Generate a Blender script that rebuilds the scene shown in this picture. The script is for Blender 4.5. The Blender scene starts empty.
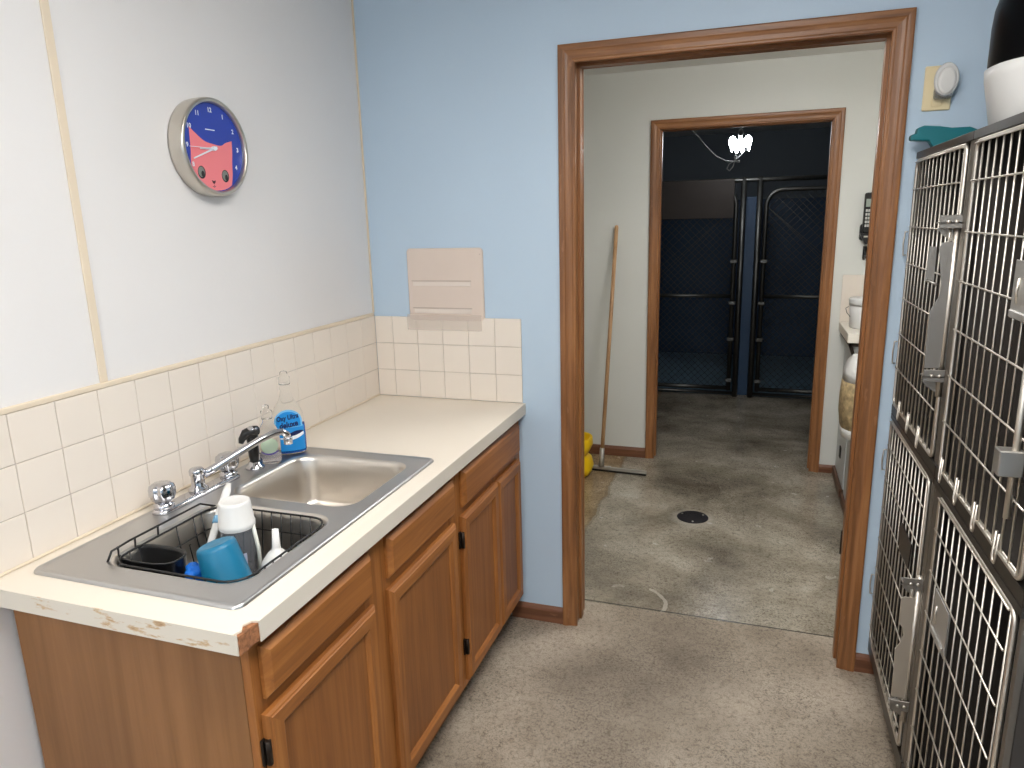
import bpy, bmesh, math, random
from mathutils import Vector, Matrix, Quaternion
random.seed(7)
PI = math.pi
scene = bpy.context.scene
COL = scene.collection

# ------------------------------------------------------------------ materials
def nm(name):
    m = bpy.data.materials.new(name); m.use_nodes = True
    nt = m.node_tree
    b = nt.nodes['Principled BSDF']
    return m, nt, b

def srgb(r, g, b):
    f = lambda c: ((c/255+.055)/1.055)**2.4 if c/255 > .04045 else c/255/12.92
    return (f(r), f(g), f(b), 1)

def plain(name, col, rough=.5, metal=0, spec=None, trans=0, ior=None, bump=0, bscale=200, var=0, vscale=6, coat=0, emit=None, es=0):
    m, nt, b = nm(name)
    b.inputs['Base Color'].default_value = col
    b.inputs['Roughness'].default_value = rough
    b.inputs['Metallic'].default_value = metal
    if spec is not None: b.inputs['Specular IOR Level'].default_value = spec
    if trans: b.inputs['Transmission Weight'].default_value = trans
    if ior: b.inputs['IOR'].default_value = ior
    if coat: b.inputs['Coat Weight'].default_value = coat
    if emit:
        b.inputs['Emission Color'].default_value = emit; b.inputs['Emission Strength'].default_value = es
    if var or bump:
        tc = nt.nodes.new('ShaderNodeTexCoord')
    if var:
        n = nt.nodes.new('ShaderNodeTexNoise'); n.inputs['Scale'].default_value = vscale; n.inputs['Detail'].default_value = 5
        nt.links.new(tc.outputs['Object'], n.inputs['Vector'])
        r = nt.nodes.new('ShaderNodeValToRGB')
        r.color_ramp.elements[0].position = .3; r.color_ramp.elements[1].position = .7
        r.color_ramp.elements[0].color = tuple(c*(1-var) for c in col[:3]) + (1,)
        r.color_ramp.elements[1].color = tuple(min(1, c*(1+var)) for c in col[:3]) + (1,)
        nt.links.new(n.outputs['Fac'], r.inputs['Fac']); nt.links.new(r.outputs['Color'], b.inputs['Base Color'])
    if bump:
        n2 = nt.nodes.new('ShaderNodeTexNoise'); n2.inputs['Scale'].default_value = bscale; n2.inputs['Detail'].default_value = 3
        nt.links.new(tc.outputs['Object'], n2.inputs['Vector'])
        bp = nt.nodes.new('ShaderNodeBump'); bp.inputs['Strength'].default_value = bump; bp.inputs['Distance'].default_value = .002
        nt.links.new(n2.outputs['Fac'], bp.inputs['Height']); nt.links.new(bp.outputs['Normal'], b.inputs['Normal'])
    return m

def wood(name, c_dark, c_mid, c_light, axis='z', rough=.5, scale=1.0, wear=0, wearcol=(.42, .25, .13, 1)):
    """long grained wood; axis = the grain direction"""
    m, nt, b = nm(name)
    N = nt.nodes.new; Lk = nt.links.new
    tc = N('ShaderNodeTexCoord')
    mp = N('ShaderNodeMapping')
    s = {'x': (2, 40, 40), 'y': (40, 2, 40), 'z': (40, 40, 2)}[axis]
    mp.inputs['Scale'].default_value = tuple(v*scale for v in s)
    Lk(tc.outputs['Object'], mp.inputs['Vector'])
    n = N('ShaderNodeTexNoise'); n.inputs['Scale'].default_value = 1.0; n.inputs['Detail'].default_value = 7; n.inputs['Roughness'].default_value = .62
    n.inputs['Distortion'].default_value = .6
    Lk(mp.outputs['Vector'], n.inputs['Vector'])
    r = N('ShaderNodeValToRGB')
    e = r.color_ramp.elements
    e[0].position = .28; e[0].color = c_dark
    e[1].position = .72; e[1].color = c_light
    mid = e.new(.5); mid.color = c_mid
    Lk(n.outputs['Fac'], r.inputs['Fac'])
    out = r.outputs['Color']
    # broad tone drift
    n2 = N('ShaderNodeTexNoise'); n2.inputs['Scale'].default_value = 2.2; n2.inputs['Detail'].default_value = 2
    Lk(tc.outputs['Object'], n2.inputs['Vector'])
    mx = N('ShaderNodeMix'); mx.data_type = 'RGBA'; mx.blend_type = 'MULTIPLY'; mx.inputs['Factor'].default_value = .35
    r2 = N('ShaderNodeValToRGB'); r2.color_ramp.elements[0].position = .35; r2.color_ramp.elements[1].position = .65
    r2.color_ramp.elements[0].color = (.55, .5, .45, 1); r2.color_ramp.elements[1].color = (1, 1, 1, 1)
    Lk(n2.outputs['Fac'], r2.inputs['Fac'])
    Lk(out, mx.inputs['A']); Lk(r2.outputs['Color'], mx.inputs['B'])
    out = mx.outputs['Result']
    if wear:
        n3 = N('ShaderNodeTexNoise'); n3.inputs['Scale'].default_value = 45; n3.inputs['Detail'].default_value = 4
        mp3 = N('ShaderNodeMapping'); mp3.inputs['Scale'].default_value = tuple(.25 if a == axis else 1 for a in 'xyz')
        Lk(tc.outputs['Object'], mp3.inputs['Vector']); Lk(mp3.outputs['Vector'], n3.inputs['Vector'])
        r3 = N('ShaderNodeValToRGB'); r3.color_ramp.elements[0].position = .66; r3.color_ramp.elements[1].position = .70
        Lk(n3.outputs['Fac'], r3.inputs['Fac'])
        m3 = N('ShaderNodeMix'); m3.data_type = 'RGBA'
        mm = N('ShaderNodeMath'); mm.operation = 'MULTIPLY'; mm.inputs[1].default_value = wear
        Lk(r3.outputs['Color'], mm.inputs[0]); Lk(mm.outputs[0], m3.inputs['Factor'])
        Lk(out, m3.inputs['A']); m3.inputs['B'].default_value = wearcol
        out = m3.outputs['Result']
    Lk(out, b.inputs['Base Color'])
    b.inputs['Roughness'].default_value = rough
    bp = N('ShaderNodeBump'); bp.inputs['Strength'].default_value = .12; bp.inputs['Distance'].default_value = .001
    Lk(n.outputs['Fac'], bp.inputs['Height']); Lk(bp.outputs['Normal'], b.inputs['Normal'])
    return m

OD, OM, OL = srgb(132, 80, 36), srgb(160, 100, 46), srgb(182, 120, 60)
oak_y = wood('oak_grain_y', OD, OM, OL, 'y')
oak_z = wood('oak_grain_z', OD, OM, OL, 'z')
oak_panel = wood('oak_panel_grain_z', srgb(128, 78, 36), srgb(150, 94, 46), srgb(166, 108, 56), 'z')
oak_side = wood('oak_veneer_side', srgb(134, 92, 52), srgb(150, 104, 62), srgb(164, 116, 72), 'z', rough=.5, scale=.6)
CD, CM, CLt = srgb(106, 68, 38), srgb(146, 97, 56), srgb(172, 120, 74)
cas_x = wood('casing_grain_x', CD, CM, CLt, 'x', rough=.38, wear=.35, wearcol=srgb(176, 126, 90))
cas_z = wood('casing_grain_z', CD, CM, CLt, 'z', rough=.38, wear=.35, wearcol=srgb(176, 126, 90))
base_wood = wood('baseboard_wood', srgb(88, 54, 36), srgb(116, 74, 50), srgb(138, 92, 66), 'x', rough=.45, wear=.3)
base_wood_y = wood('baseboard_wood_y', srgb(80, 54, 40), srgb(100, 70, 52), srgb(120, 86, 66), 'y', rough=.5)
pole_wood = wood('pole_wood', srgb(160, 120, 82), srgb(198, 156, 114), srgb(216, 178, 136), 'z', rough=.55)
chip_core = plain('raw_chipboard', srgb(150, 100, 66), .9, var=.45, vscale=120, bump=.6, bscale=300)

frp = plain('white_wall_panel', srgb(230, 228, 227), .42, bump=.12, bscale=90, var=.015, vscale=2)
cream = plain('cream_trim', srgb(226, 211, 188), .5)
blue_paint = plain('pale_blue_paint', srgb(186, 206, 224), .5, bump=.1, bscale=160, var=.02, vscale=1.5)
hall_paint = plain('grey_white_paint', srgb(218, 219, 213), .6, bump=.08, bscale=120, var=.03, vscale=1.2)
ceil_paint = plain('ceiling_white', srgb(225, 224, 220), .8)
tile = plain('ivory_tile', srgb(232, 222, 210), .16, var=.02, vscale=3)
grout = plain('grout', srgb(192, 182, 170), .9)
laminate = plain('ivory_laminate', srgb(229, 219, 204), .35, var=.015, vscale=4)
laminate_edge = plain('laminate_edge_strip', srgb(222, 214, 200), .4)

def stained_edge():
    m, nt, b = nm('stained_edge_strip')
    N = nt.nodes.new; Lk = nt.links.new
    tc = N('ShaderNodeTexCoord')
    mp = N('ShaderNodeMapping'); mp.inputs['Scale'].default_value = (7, 1, 26)
    Lk(tc.outputs['Object'], mp.inputs['Vector'])
    n = N('ShaderNodeTexNoise'); n.inputs['Scale'].default_value = 1.6; n.inputs['Detail'].default_value = 6; n.inputs['Roughness'].default_value = .65
    Lk(mp.outputs['Vector'], n.inputs['Vector'])
    r = N('ShaderNodeValToRGB')
    e = r.color_ramp.elements
    e[0].position = .57; e[0].color = srgb(222, 214, 200)
    e[1].position = .74; e[1].color = srgb(150, 98, 56)
    k = e.new(.62); k.color = srgb(204, 176, 138)
    Lk(n.outputs['Fac'], r.inputs['Fac']); Lk(r.outputs['Color'], b.inputs['Base Color'])
    b.inputs['Roughness'].default_value = .45
    return m
edge_stain = stained_edge()

def brushed(name, col, rough, axis=1, strength=.15, freq=400):
    m, nt, b = nm(name)
    N = nt.nodes.new; Lk = nt.links.new
    b.inputs['Base Color'].default_value = col; b.inputs['Metallic'].default_value = 1; b.inputs['Roughness'].default_value = rough
    tc = N('ShaderNodeTexCoord'); mp = N('ShaderNodeMapping')
    sc_ = [freq]*3; sc_[axis] = 4
    mp.inputs['Scale'].default_value = sc_
    Lk(tc.outputs['Object'], mp.inputs['Vector'])
    n = N('ShaderNodeTexNoise'); n.inputs['Scale'].default_value = 1; n.inputs['Detail'].default_value = 2
    Lk(mp.outputs['Vector'], n.inputs['Vector'])
    bp = N('ShaderNodeBump'); bp.inputs['Strength'].default_value = strength; bp.inputs['Distance'].default_value = .0006
    Lk(n.outputs['Fac'], bp.inputs['Height']); Lk(bp.outputs['Normal'], b.inputs['Normal'])
    return m
sink_steel = brushed('sink_deck_steel', srgb(196, 195, 194), .36, 1)
basin_steel = brushed('basin_steel', srgb(222, 216, 208), .30, 1, .1)
chrome = plain('chrome', srgb(198, 198, 202), .07, 1)
clock_steel = brushed('clock_case_steel', srgb(206, 200, 190), .3, 0, .1)
cage_wire = plain('cage_wire_steel', srgb(214, 208, 198), .45, 1)
cage_plate = plain('cage_plate_steel', srgb(166, 163, 158), .46, 1, bump=.2, bscale=60)
cage_handle = plain('cage_handle_steel', srgb(214, 207, 196), .5, 1)
cage_rail = plain('cage_rail_steel', srgb(88, 84, 80), .42, 1)
card_steel = plain('card_holder_steel', srgb(196, 194, 190), .5, 1)
cage_post = plain('cage_post_steel', srgb(128, 122, 115), .5, 1)
cage_inside = plain('cage_inside_shade', srgb(50, 45, 41), .6)  # unlined steel cages; the shade inside them is put into this dark colour
black_wire = plain('black_coated_wire', srgb(20, 20, 21), .35)
black_plastic = plain('black_plastic', srgb(17, 17, 18), .32)
gloss_black = plain('gloss_black_plastic', srgb(7, 7, 8), .3, ior=1.15)
white_plastic = plain('white_plastic', srgb(222, 221, 218), .35)
offwhite_plastic = plain('offwhite_plastic', srgb(214, 214, 212), .3)
teal_plastic = plain('teal_cup_plastic', srgb(22, 112, 148), .38)
green_teal = plain('green_teal_plastic', srgb(0, 108, 118), .4)
blue_plastic = plain('bright_blue_plastic', srgb(20, 112, 214), .5)
pale_blue = plain('pale_blue_plastic', srgb(120, 170, 205), .4)
yellow_plastic = plain('yellow_plastic', srgb(244, 200, 8), .4)
ivory_plastic = plain('ivory_plastic', srgb(226, 210, 170), .4)
clear_plastic = plain('clear_plastic', (.97, .98, .98, 1), .06, trans=1, ior=1.14)
smoky_plastic = plain('smoky_clear_plastic', (.62, .64, .68, 1), .08, trans=.88, ior=1.2)
clear_sheet = plain('clear_sheet', srgb(232, 220, 210), .3)
clear_sheet.node_tree.nodes['Principled BSDF'].inputs['Alpha'].default_value = .22
blue_liquid = plain('blue_dish_liquid', srgb(30, 104, 205), .1, trans=.35, ior=1.33)
clear_liquid = plain('clear_liquid', srgb(226, 226, 236), .08, trans=.9, ior=1.2)
label_blue = plain('label_blue', srgb(28, 140, 215), .35)
label_light = plain('label_light_blue', srgb(120, 190, 235), .35)
label_white = plain('label_white', srgb(235, 240, 245), .4)
label_navy = plain('label_navy', srgb(14, 30, 84), .4)
label_green = plain('label_green', srgb(196, 216, 190), .45)
label_purple = plain('label_purple', srgb(88, 74, 150), .45)
clock_blue = plain('clock_dial_blue', srgb(46, 70, 168), .4)
cat_pink = plain('cat_pink', srgb(242, 134, 140), .5)
cat_eye = plain('cat_eye_grey', srgb(128, 134, 128), .4)
cat_dark = plain('cat_dark', srgb(28, 24, 26), .4)
cat_nose = plain('cat_nose', srgb(60, 12, 26), .4)
print_white = plain('printed_white', srgb(232, 236, 245), .5)
plate_beige = plain('beige_wall_plate', srgb(218, 202, 190), .5, var=.02, vscale=8)
plate_mark = plain('beige_plate_strip', srgb(226, 214, 204), .45)
plate_line = plain('plate_dark_line', srgb(190, 174, 162), .6)  # darker beige for the slot edges and the screw
galv = plain('galvanised_pipe', srgb(98, 98, 96), .42, 1)
alu = plain('dull_aluminium', srgb(176, 172, 164), .5, .6)
kennel_blue = plain('kennel_blue_paint', srgb(28, 60, 92), .45, bump=.15, bscale=60, var=.08, vscale=2)
kennel_grey = plain('kennel_grey_wall', srgb(104, 112, 120), .6)
kennel_floor = plain('stall_floor_blue', srgb(112, 140, 158), .3, var=.1, vscale=5)
brown_board = plain('brown_hardboard', srgb(50, 42, 38), .7, var=.12, vscale=5)
drain_iron = plain('drain_iron', srgb(44, 42, 46), .5, .6)
drain_steel = plain('drain_screw', srgb(190, 185, 175), .3, 1)
rubber = plain('black_rubber', srgb(24, 24, 24), .7)
hinge_iron = plain('hinge_iron', srgb(52, 44, 38), .45, .8)
screen_grey = plain('phone_screen', srgb(150, 160, 150), .3)
key_grey = plain('phone_keys', srgb(190, 190, 186), .5)
counter_white = plain('hall_counter_white', srgb(232, 226, 214), .4)
cabinet_grey = plain('hall_cabinet_grey', srgb(204, 207, 206), .5)
dark_slot = plain('dark_slot', srgb(30, 28, 27), .7)
sack_mid = plain('sack_speckled_tan', srgb(172, 150, 112), .6, var=.5, vscale=40)
lamp_glow = plain('lamp_glow', (1, 1, 1, 1), .4, emit=(.93, .97, 1, 1), es=34)
troffer_glow = plain('ceiling_diffuser', (1, 1, 1, 1), .5, emit=(1, .965, .925, 1), es=9.5)
hall_glow = plain('hall_diffuser', (1, 1, 1, 1), .5, emit=(1, .985, .965, 1), es=13)

def concrete():
    m, nt, b = nm('sealed_concrete')
    N = nt.nodes.new; Lk = nt.links.new
    tc = N('ShaderNodeTexCoord'); P = tc.outputs['Object']
    sep = N('ShaderNodeSeparateXYZ'); Lk(P, sep.inputs[0])
    def math_(op, a, bb=None, clamp=False):
        n = N('ShaderNodeMath'); n.operation = op; n.use_clamp = clamp
        for i, v in enumerate((a, bb)):
            if v is None: continue
            if isinstance(v, (int, float)): n.inputs[i].default_value = v
            else: Lk(v, n.inputs[i])
        return n.outputs[0]
    def noise(scale, detail=5, rough=.6, dist=0):
        n = N('ShaderNodeTexNoise'); n.inputs['Scale'].default_value = scale; n.inputs['Detail'].default_value = detail
        n.inputs['Roughness'].default_value = rough; n.inputs['Distortion'].default_value = dist
        Lk(P, n.inputs['Vector']); return n.outputs['Fac']
    def ramp(f, stops):
        r = N('ShaderNodeValToRGB'); e = r.color_ramp.elements
        e[0].position, e[0].color = stops[0]; e[1].position, e[1].color = stops[-1]
        for p, c in stops[1:-1]:
            k = e.new(p); k.color = c
        Lk(f, r.inputs['Fac']); return r.outputs['Color']
    def mix(f, a, bb, mode='MIX'):
        x = N('ShaderNodeMix'); x.data_type = 'RGBA'; x.blend_type = mode
        for key, v in (('Factor', f), ('A', a), ('B', bb)):
            if isinstance(v, (int, float, tuple)): x.inputs[key].default_value = v
            else: Lk(v, x.inputs[key])
        return x.outputs['Result']
    W = (1, 1, 1, 1); K = (0, 0, 0, 1)
    # main room: warm mottled, finely speckled
    big = noise(1.9, 6, .6)
    main = ramp(big, [(.32, srgb(124, 111, 96)), (.47, srgb(158, 145, 128)), (.66, srgb(186, 173, 156))])
    hall = ramp(noise(2.1, 5, .6, .3), [(.32, srgb(112, 104, 90)), (.48, srgb(152, 143, 127)), (.68, srgb(192, 184, 168))])
    tan = ramp(noise(5, 4), [(.3, srgb(140, 118, 88)), (.7, srgb(182, 160, 128))])
    y = sep.outputs['Y']; x = sep.outputs['X']
    in_hall = math_('GREATER_THAN', y, .19)
    wob = math_('MULTIPLY', math_('SUBTRACT', noise(6, 3), .5), .08)
    in_tan = math_('MULTIPLY', math_('LESS_THAN', math_('ADD', x, wob), .665), math_('GREATER_THAN', y, .75))
    c = mix(in_hall, main, hall); c = mix(in_tan, c, tan)
    # speckle
    sp = ramp(noise(115, 6, .75), [(.36, srgb(90, 84, 76)), (.50, W), (1, W)])
    gate = ramp(noise(2.6, 4), [(.38, K), (.6, W)])
    c = mix(math_('MULTIPLY', gate, .8), c, mix(1.0, c, sp, 'MULTIPLY'))
    sp2 = ramp(noise(48, 7, .8), [(.34, srgb(130, 122, 110)), (.50, W), (1, W)])
    c = mix(.7, c, mix(1.0, c, sp2, 'MULTIPLY'))
    # crazing
    v = N('ShaderNodeTexVoronoi'); v.feature = 'DISTANCE_TO_EDGE'; v.inputs['Scale'].default_value = 19
    dist = N('ShaderNodeTexNoise'); dist.inputs['Scale'].default_value = 9; Lk(P, dist.inputs['Vector'])
    va = N('ShaderNodeVectorMath'); va.operation = 'ADD'; Lk(P, va.inputs[0]); Lk(dist.outputs['Color'], va.inputs[1]); Lk(va.outputs[0], v.inputs['Vector'])
    cr = ramp(v.outputs['Distance'], [(0, srgb(150, 142, 132)), (.045, W), (1, W)])
    c = mix(.7, c, mix(1.0, c, cr, 'MULTIPLY'))
    # pale mineral ring around the drain, worn grey traffic patch in the doorway
    def dist2(px, py):
        dx = math_('SUBTRACT', x, px); dy = math_('SUBTRACT', y, py)
        return math_('SQRT', math_('ADD', math_('MULTIPLY', dx, dx), math_('MULTIPLY', dy, dy)))
    wob2 = math_('MULTIPLY', math_('SUBTRACT', noise(14, 4), .5), .09)
    dd_ = math_('ADD', dist2(1.187, 1.18), wob2)
    ring = ramp(dd_, [(.085, W), (.135, K)])
    c = mix(math_('MULTIPLY', ring, .45), c, srgb(196, 190, 178))
    arc_ = math_('ABSOLUTE', math_('SUBTRACT', math_('ADD', dist2(1.02, .24), math_('MULTIPLY', wob2, .35)), .135))
    arc_ = math_('MULTIPLY', math_('MULTIPLY', math_('LESS_THAN', arc_, .008), math_('GREATER_THAN', x, 1.07)), in_hall)
    c = mix(math_('MULTIPLY', arc_, .6), c, srgb(198, 190, 176))
    wob3 = math_('MULTIPLY', math_('SUBTRACT', noise(3.5, 5), .5), .9)
    worn = ramp(math_('ADD', dist2(1.12, -.3), wob3), [(.15, W), (.6, K)])
    c = mix(math_('MULTIPLY', worn, .30), c, srgb(96, 88, 78))
    # pale mineral smears
    sm = ramp(noise(4.2, 6, .68, 1.2), [(.63, K), (.72, W)])
    smf = math_('MULTIPLY', math_('MULTIPLY', sm, in_hall), .35)
    c = mix(smf, c, srgb(190, 184, 170))
    # joint between the slabs
    jo = math_('LESS_THAN', math_('ABSOLUTE', math_('SUBTRACT', y, math_('ADD', .206, math_('MULTIPLY', x, -.006)))), .0035)
    c = mix(jo, c, srgb(48, 44, 40))
    jt = math_('MULTIPLY', math_('LESS_THAN', math_('ABSOLUTE', math_('SUBTRACT', math_('ADD', x, wob), .665)), .012), math_('GREATER_THAN', y, .75))
    c = mix(math_('MULTIPLY', jt, .5), c, srgb(116, 100, 78))
    Lk(c, b.inputs['Base Color'])
    rg = math_('ADD', .17, math_('MULTIPLY', noise(9, 4), .18))
    rr = math_('SUBTRACT', math_('ADD', rg, math_('MULTIPLY', math_('SUBTRACT', 1, in_hall), .36)), .02)
    Lk(rr, b.inputs['Roughness'])
    bp = N('ShaderNodeBump'); bp.inputs['Strength'].default_value = .08; bp.inputs['Distance'].default_value = .002
    Lk(noise(60, 4), bp.inputs['Height']); Lk(bp.outputs['Normal'], b.inputs['Normal'])
    return m
concrete_mat = concrete()

# ------------------------------------------------------------------ mesh builder
class MB:
    def __init__(s): s.bm = bmesh.new()
    def box(s, x0, x1, y0, y1, z0, z1, bev=0, seg=2):
        t = bmesh.new()
        bmesh.ops.create_cube(t, size=1)
        for v in t.verts:
            v.co = Vector(((x0+x1)/2 + v.co.x*(x1-x0), (y0+y1)/2 + v.co.y*(y1-y0), (z0+z1)/2 + v.co.z*(z1-z0)))
        if bev: bmesh.ops.bevel(t, geom=t.edges[:], offset=bev, segments=seg, affect='EDGES', profile=.5)
        return s._add(t)
    def _add(s, t):
        vm = {}
        out = []
        for v in t.verts: nv = s.bm.verts.new(v.co); vm[v] = nv; out.append(nv)
        for f in t.faces:
            try:
                nf = s.bm.faces.new([vm[v] for v in f.verts]); nf.smooth = f.smooth; nf.material_index = f.material_index
            except ValueError: pass
        t.free(); return out
    def loft(s, loops, cap0=True, cap1=True, smooth=True, closed=True):
        """loops: lists of points of equal count"""
        rows = [[s.bm.verts.new(p) for p in l] for l in loops]
        n = len(rows[0])
        for a, b in zip(rows, rows[1:]):
            for i in range(n if closed else n-1):
                j = (i+1) % n
                try: f = s.bm.faces.new((a[i], a[j], b[j], b[i])); f.smooth = smooth
                except ValueError: pass
        if cap0: s.bm.faces.new(list(reversed(rows[0])))
        if cap1: s.bm.faces.new(rows[-1])
        return rows
    def tube(s, pts, r, n=10, smooth=True, closed=False, flat=1.0):
        pts = [Vector(p) for p in pts]
        rs = r if isinstance(r, (list, tuple)) else [r]*len(pts)
        loops = []; prev = None
        for i, p in enumerate(pts):
            if closed: d = pts[(i+1) % len(pts)] - pts[i-1]
            elif i == 0: d = pts[1]-p
            elif i == len(pts)-1: d = p-pts[i-1]
            else: d = (pts[i+1]-p).normalized() + (p-pts[i-1]).normalized()
            d.normalize()
            if prev is None:
                u = d.orthogonal().normalized() if abs(d.z) > .9 else d.cross(Vector((0, 0, 1))).normalized()
            else:
                u = (prev - d*prev.dot(d)).normalized()
            prev = u
            w = d.cross(u)
            loops.append([p + (u*math.cos(2*PI*k/n) + w*math.sin(2*PI*k/n)*flat)*rs[i] for k in range(n)])
        if closed:
            loops.append(loops[0])
            rows = s.loft(loops, False, False, smooth)
        else: s.loft(loops, True, True, smooth)
    def cyl(s, a, b, r0, r1=None, n=20): s.tube([a, b], [r0, r0 if r1 is None else r1], n)
    def lathe(s, prof, c=(0, 0, 0), n=32, M=None, sx=1, sy=1, cap0=True, cap1=True):
        c = Vector(c); loops = []
        for r, z in prof:
            l = []
            for k in range(n):
                v = Vector((r*sx*math.cos(2*PI*k/n), r*sy*math.sin(2*PI*k/n), z))
                if M is not None: v = M @ v
                l.append(c+v)
            loops.append(l)
        s.loft(loops, cap0, cap1)
    def prism(s, poly, f0, f1, smooth=False):
        """poly: list of 2-D points; f0/f1 turn (u,v) into a 3-D point on the two faces"""
        a = [s.bm.verts.new(f0(*p)) for p in poly]; b = [s.bm.verts.new(f1(*p)) for p in poly]
        n = len(poly)
        for i in range(n):
            j = (i+1) % n
            f = s.bm.faces.new((a[i], a[j], b[j], b[i])); f.smooth = smooth
        s.bm.faces.new(list(reversed(a))); s.bm.faces.new(b)
    def flat_with_holes(s, outer, holes, z):
        t = bmesh.new(); ed = []
        for loop in [outer]+holes:
            vs = [t.verts.new((p[0], p[1], z)) for p in loop]
            for i in range(len(vs)): ed.append(t.edges.new((vs[i], vs[(i+1) % len(vs)])))
        bmesh.ops.triangle_fill(t, use_beauty=True, use_dissolve=False, edges=ed)
        return s._add(t)
    def sphere(s, c, r, sx=1, sy=1, sz=1, n=20, M=None):
        prof = [(math.sin(PI*i/(n//2))*r, -math.cos(PI*i/(n//2))*r*sz) for i in range(n//2+1)]
        prof[0] = (1e-4, prof[0][1]); prof[-1] = (1e-4, prof[-1][1])
        s.lathe(prof, c, n, M, sx, sy)
    def build(s, name, mat, parent=None, off=None, world=True, bevel=0, doubles=1e-5):
        bm = s.bm
        if doubles: bmesh.ops.remove_doubles(bm, verts=bm.verts[:], dist=doubles)
        bmesh.ops.recalc_face_normals(bm, faces=bm.faces[:])
        me = bpy.data.meshes.new(name)
        if parent is not None and world:
            base = Vector(parent.get('_w', (0, 0, 0)))
            for v in bm.verts: v.co -= base
        elif off is not None:
            for v in bm.verts: v.co -= Vector(off)
        bm.to_mesh(me); bm.free()
        ob = bpy.data.objects.new(name, me); COL.objects.link(ob)
        for m_ in (mat if isinstance(mat, (list, tuple)) else [mat]): me.materials.append(m_)
        if parent is not None:
            ob.parent = parent
            ob['_w'] = tuple(parent.get('_w', (0, 0, 0)))
        elif off is not None: ob.location = off
        if bevel:
            bv = ob.modifiers.new('edge', 'BEVEL'); bv.width = bevel; bv.segments = 2; bv.limit_method = 'ANGLE'; bv.angle_limit = .7
        return ob

def rr(x0, x1, y0, y1, r, n=6):
    pts = []
    for cx, cy, a0 in ((x1-r, y1-r, 0), (x0+r, y1-r, PI/2), (x0+r, y0+r, PI), (x1-r, y0+r, 1.5*PI)):
        for i in range(n+1):
            a = a0 + PI/2*i/n
            pts.append((cx+r*math.cos(a), cy+r*math.sin(a)))
    return pts

def tag(o, label, cat, group=None, kind=None):
    o['label'] = label; o['category'] = cat
    if group: o['group'] = group
    if kind: o['kind'] = kind
    return o
def thing(name, label, cat, loc, group=None):
    o = bpy.data.objects.new(name, None); COL.objects.link(o)
    o.empty_display_size = .05
    o.location = loc; o['_w'] = tuple(loc)
    return tag(o, label, cat, group)
def struct(mb, name, mat, parent=None, label=None, cat=None):
    o = mb.build(name, mat, parent)
    if parent is None:
        o['kind'] = 'structure'
        if label: o['label'] = label
        if cat: o['category'] = cat
    return o
def text_mesh(body, size, align='CENTER'):
    cu = bpy.data.curves.new('t', 'FONT'); cu.body = body; cu.size = size; cu.align_x = align; cu.align_y = 'CENTER'
    cu.resolution_u = 3; cu.offset = size*.035
    ob = bpy.data.objects.new('t', cu); COL.objects.link(ob)
    dg = bpy.context.evaluated_depsgraph_get()
    me = bpy.data.meshes.new_from_object(ob.evaluated_get(dg))
    vs = [v.co.copy() for v in me.vertices]; fs = [tuple(p.vertices) for p in me.polygons]
    bpy.data.objects.remove(ob); bpy.data.curves.remove(cu); bpy.data.meshes.remove(me)
    return vs, fs
def add_text(mb, body, size, f):
    vs, fs = text_mesh(body, size)
    nv = [mb.bm.verts.new(f(v.x, v.y)) for v in vs]
    for p in fs:
        try: mb.bm.faces.new([nv[i] for i in p])
        except ValueError: pass

# ------------------------------------------------------------------ the room
XA, XB, HD = .835, 1.791, 2.112          # clear width and height inside the near casing
D = 2.126                                # far hall wall
FA, FB = .853, 1.825                     # far doorway
CH = .914                                # counter height
ZC = 2.46

m = MB(); m.box(-2.2, 4.2, -4.4, 6.6, -.1, 0)
struct(m, 'floor', concrete_mat, label='mottled sealed concrete floor', cat='floor')
m = MB(); m.box(-2.2, 4.2, -4.4, 6.6, ZC, ZC+.1)
struct(m, 'ceiling', ceil_paint, label='white ceiling', cat='ceiling')
m = MB(); m.box(-.12, 0, -4.4, 0, 0, ZC)
struct(m, 'wall_left', frp, label='white panelled wall with the clock', cat='wall')
m = MB(); m.box(2.75, 2.87, -4.4, 0, 0, ZC)
struct(m, 'wall_right', blue_paint)
m = MB(); m.box(-.12, 2.87, -4.5, -4.4, 0, ZC)
struct(m, 'wall_rear', blue_paint)
# wall with the near doorway: blue to the room, grey white to the hall
def doorway_wall(name, y0, y1, a, b, h, x0, x1, mf, mb_):
    m = MB()
    ym = (y0+y1)/2
    for (p, q) in ((y0, ym), (ym, y1)):
        for bx in ((x0, a, 0, ZC), (b, x1, 0, ZC), (a, b, h, ZC)):
            vs = m.box(bx[0], bx[1], p, q, bx[2], bx[3])
            for f in vs[0].link_faces: pass
            if p == ym:
                for v in vs:
                    for f in v.link_faces: f.material_index = 1
    return struct(m, name, [mf, mb_])
doorway_wall('wall_back', 0, .12, XA-.02, XB+.02, HD+.02, -1.2, 3.9, blue_paint, hall_paint)
doorway_wall('wall_hall_back', D, D+.12, FA-.02, FB+.02, HD+.02, -1.2, 3.9, hall_paint, kennel_grey)
m = MB(); m.box(-1.3, -1.2, 0, D+.12, 0, ZC); struct(m, 'wall_hall_left', hall_paint)
m = MB(); m.box(2.6, 2.7, .12, D, 0, ZC); struct(m, 'wall_hall_right', hall_paint)
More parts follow.
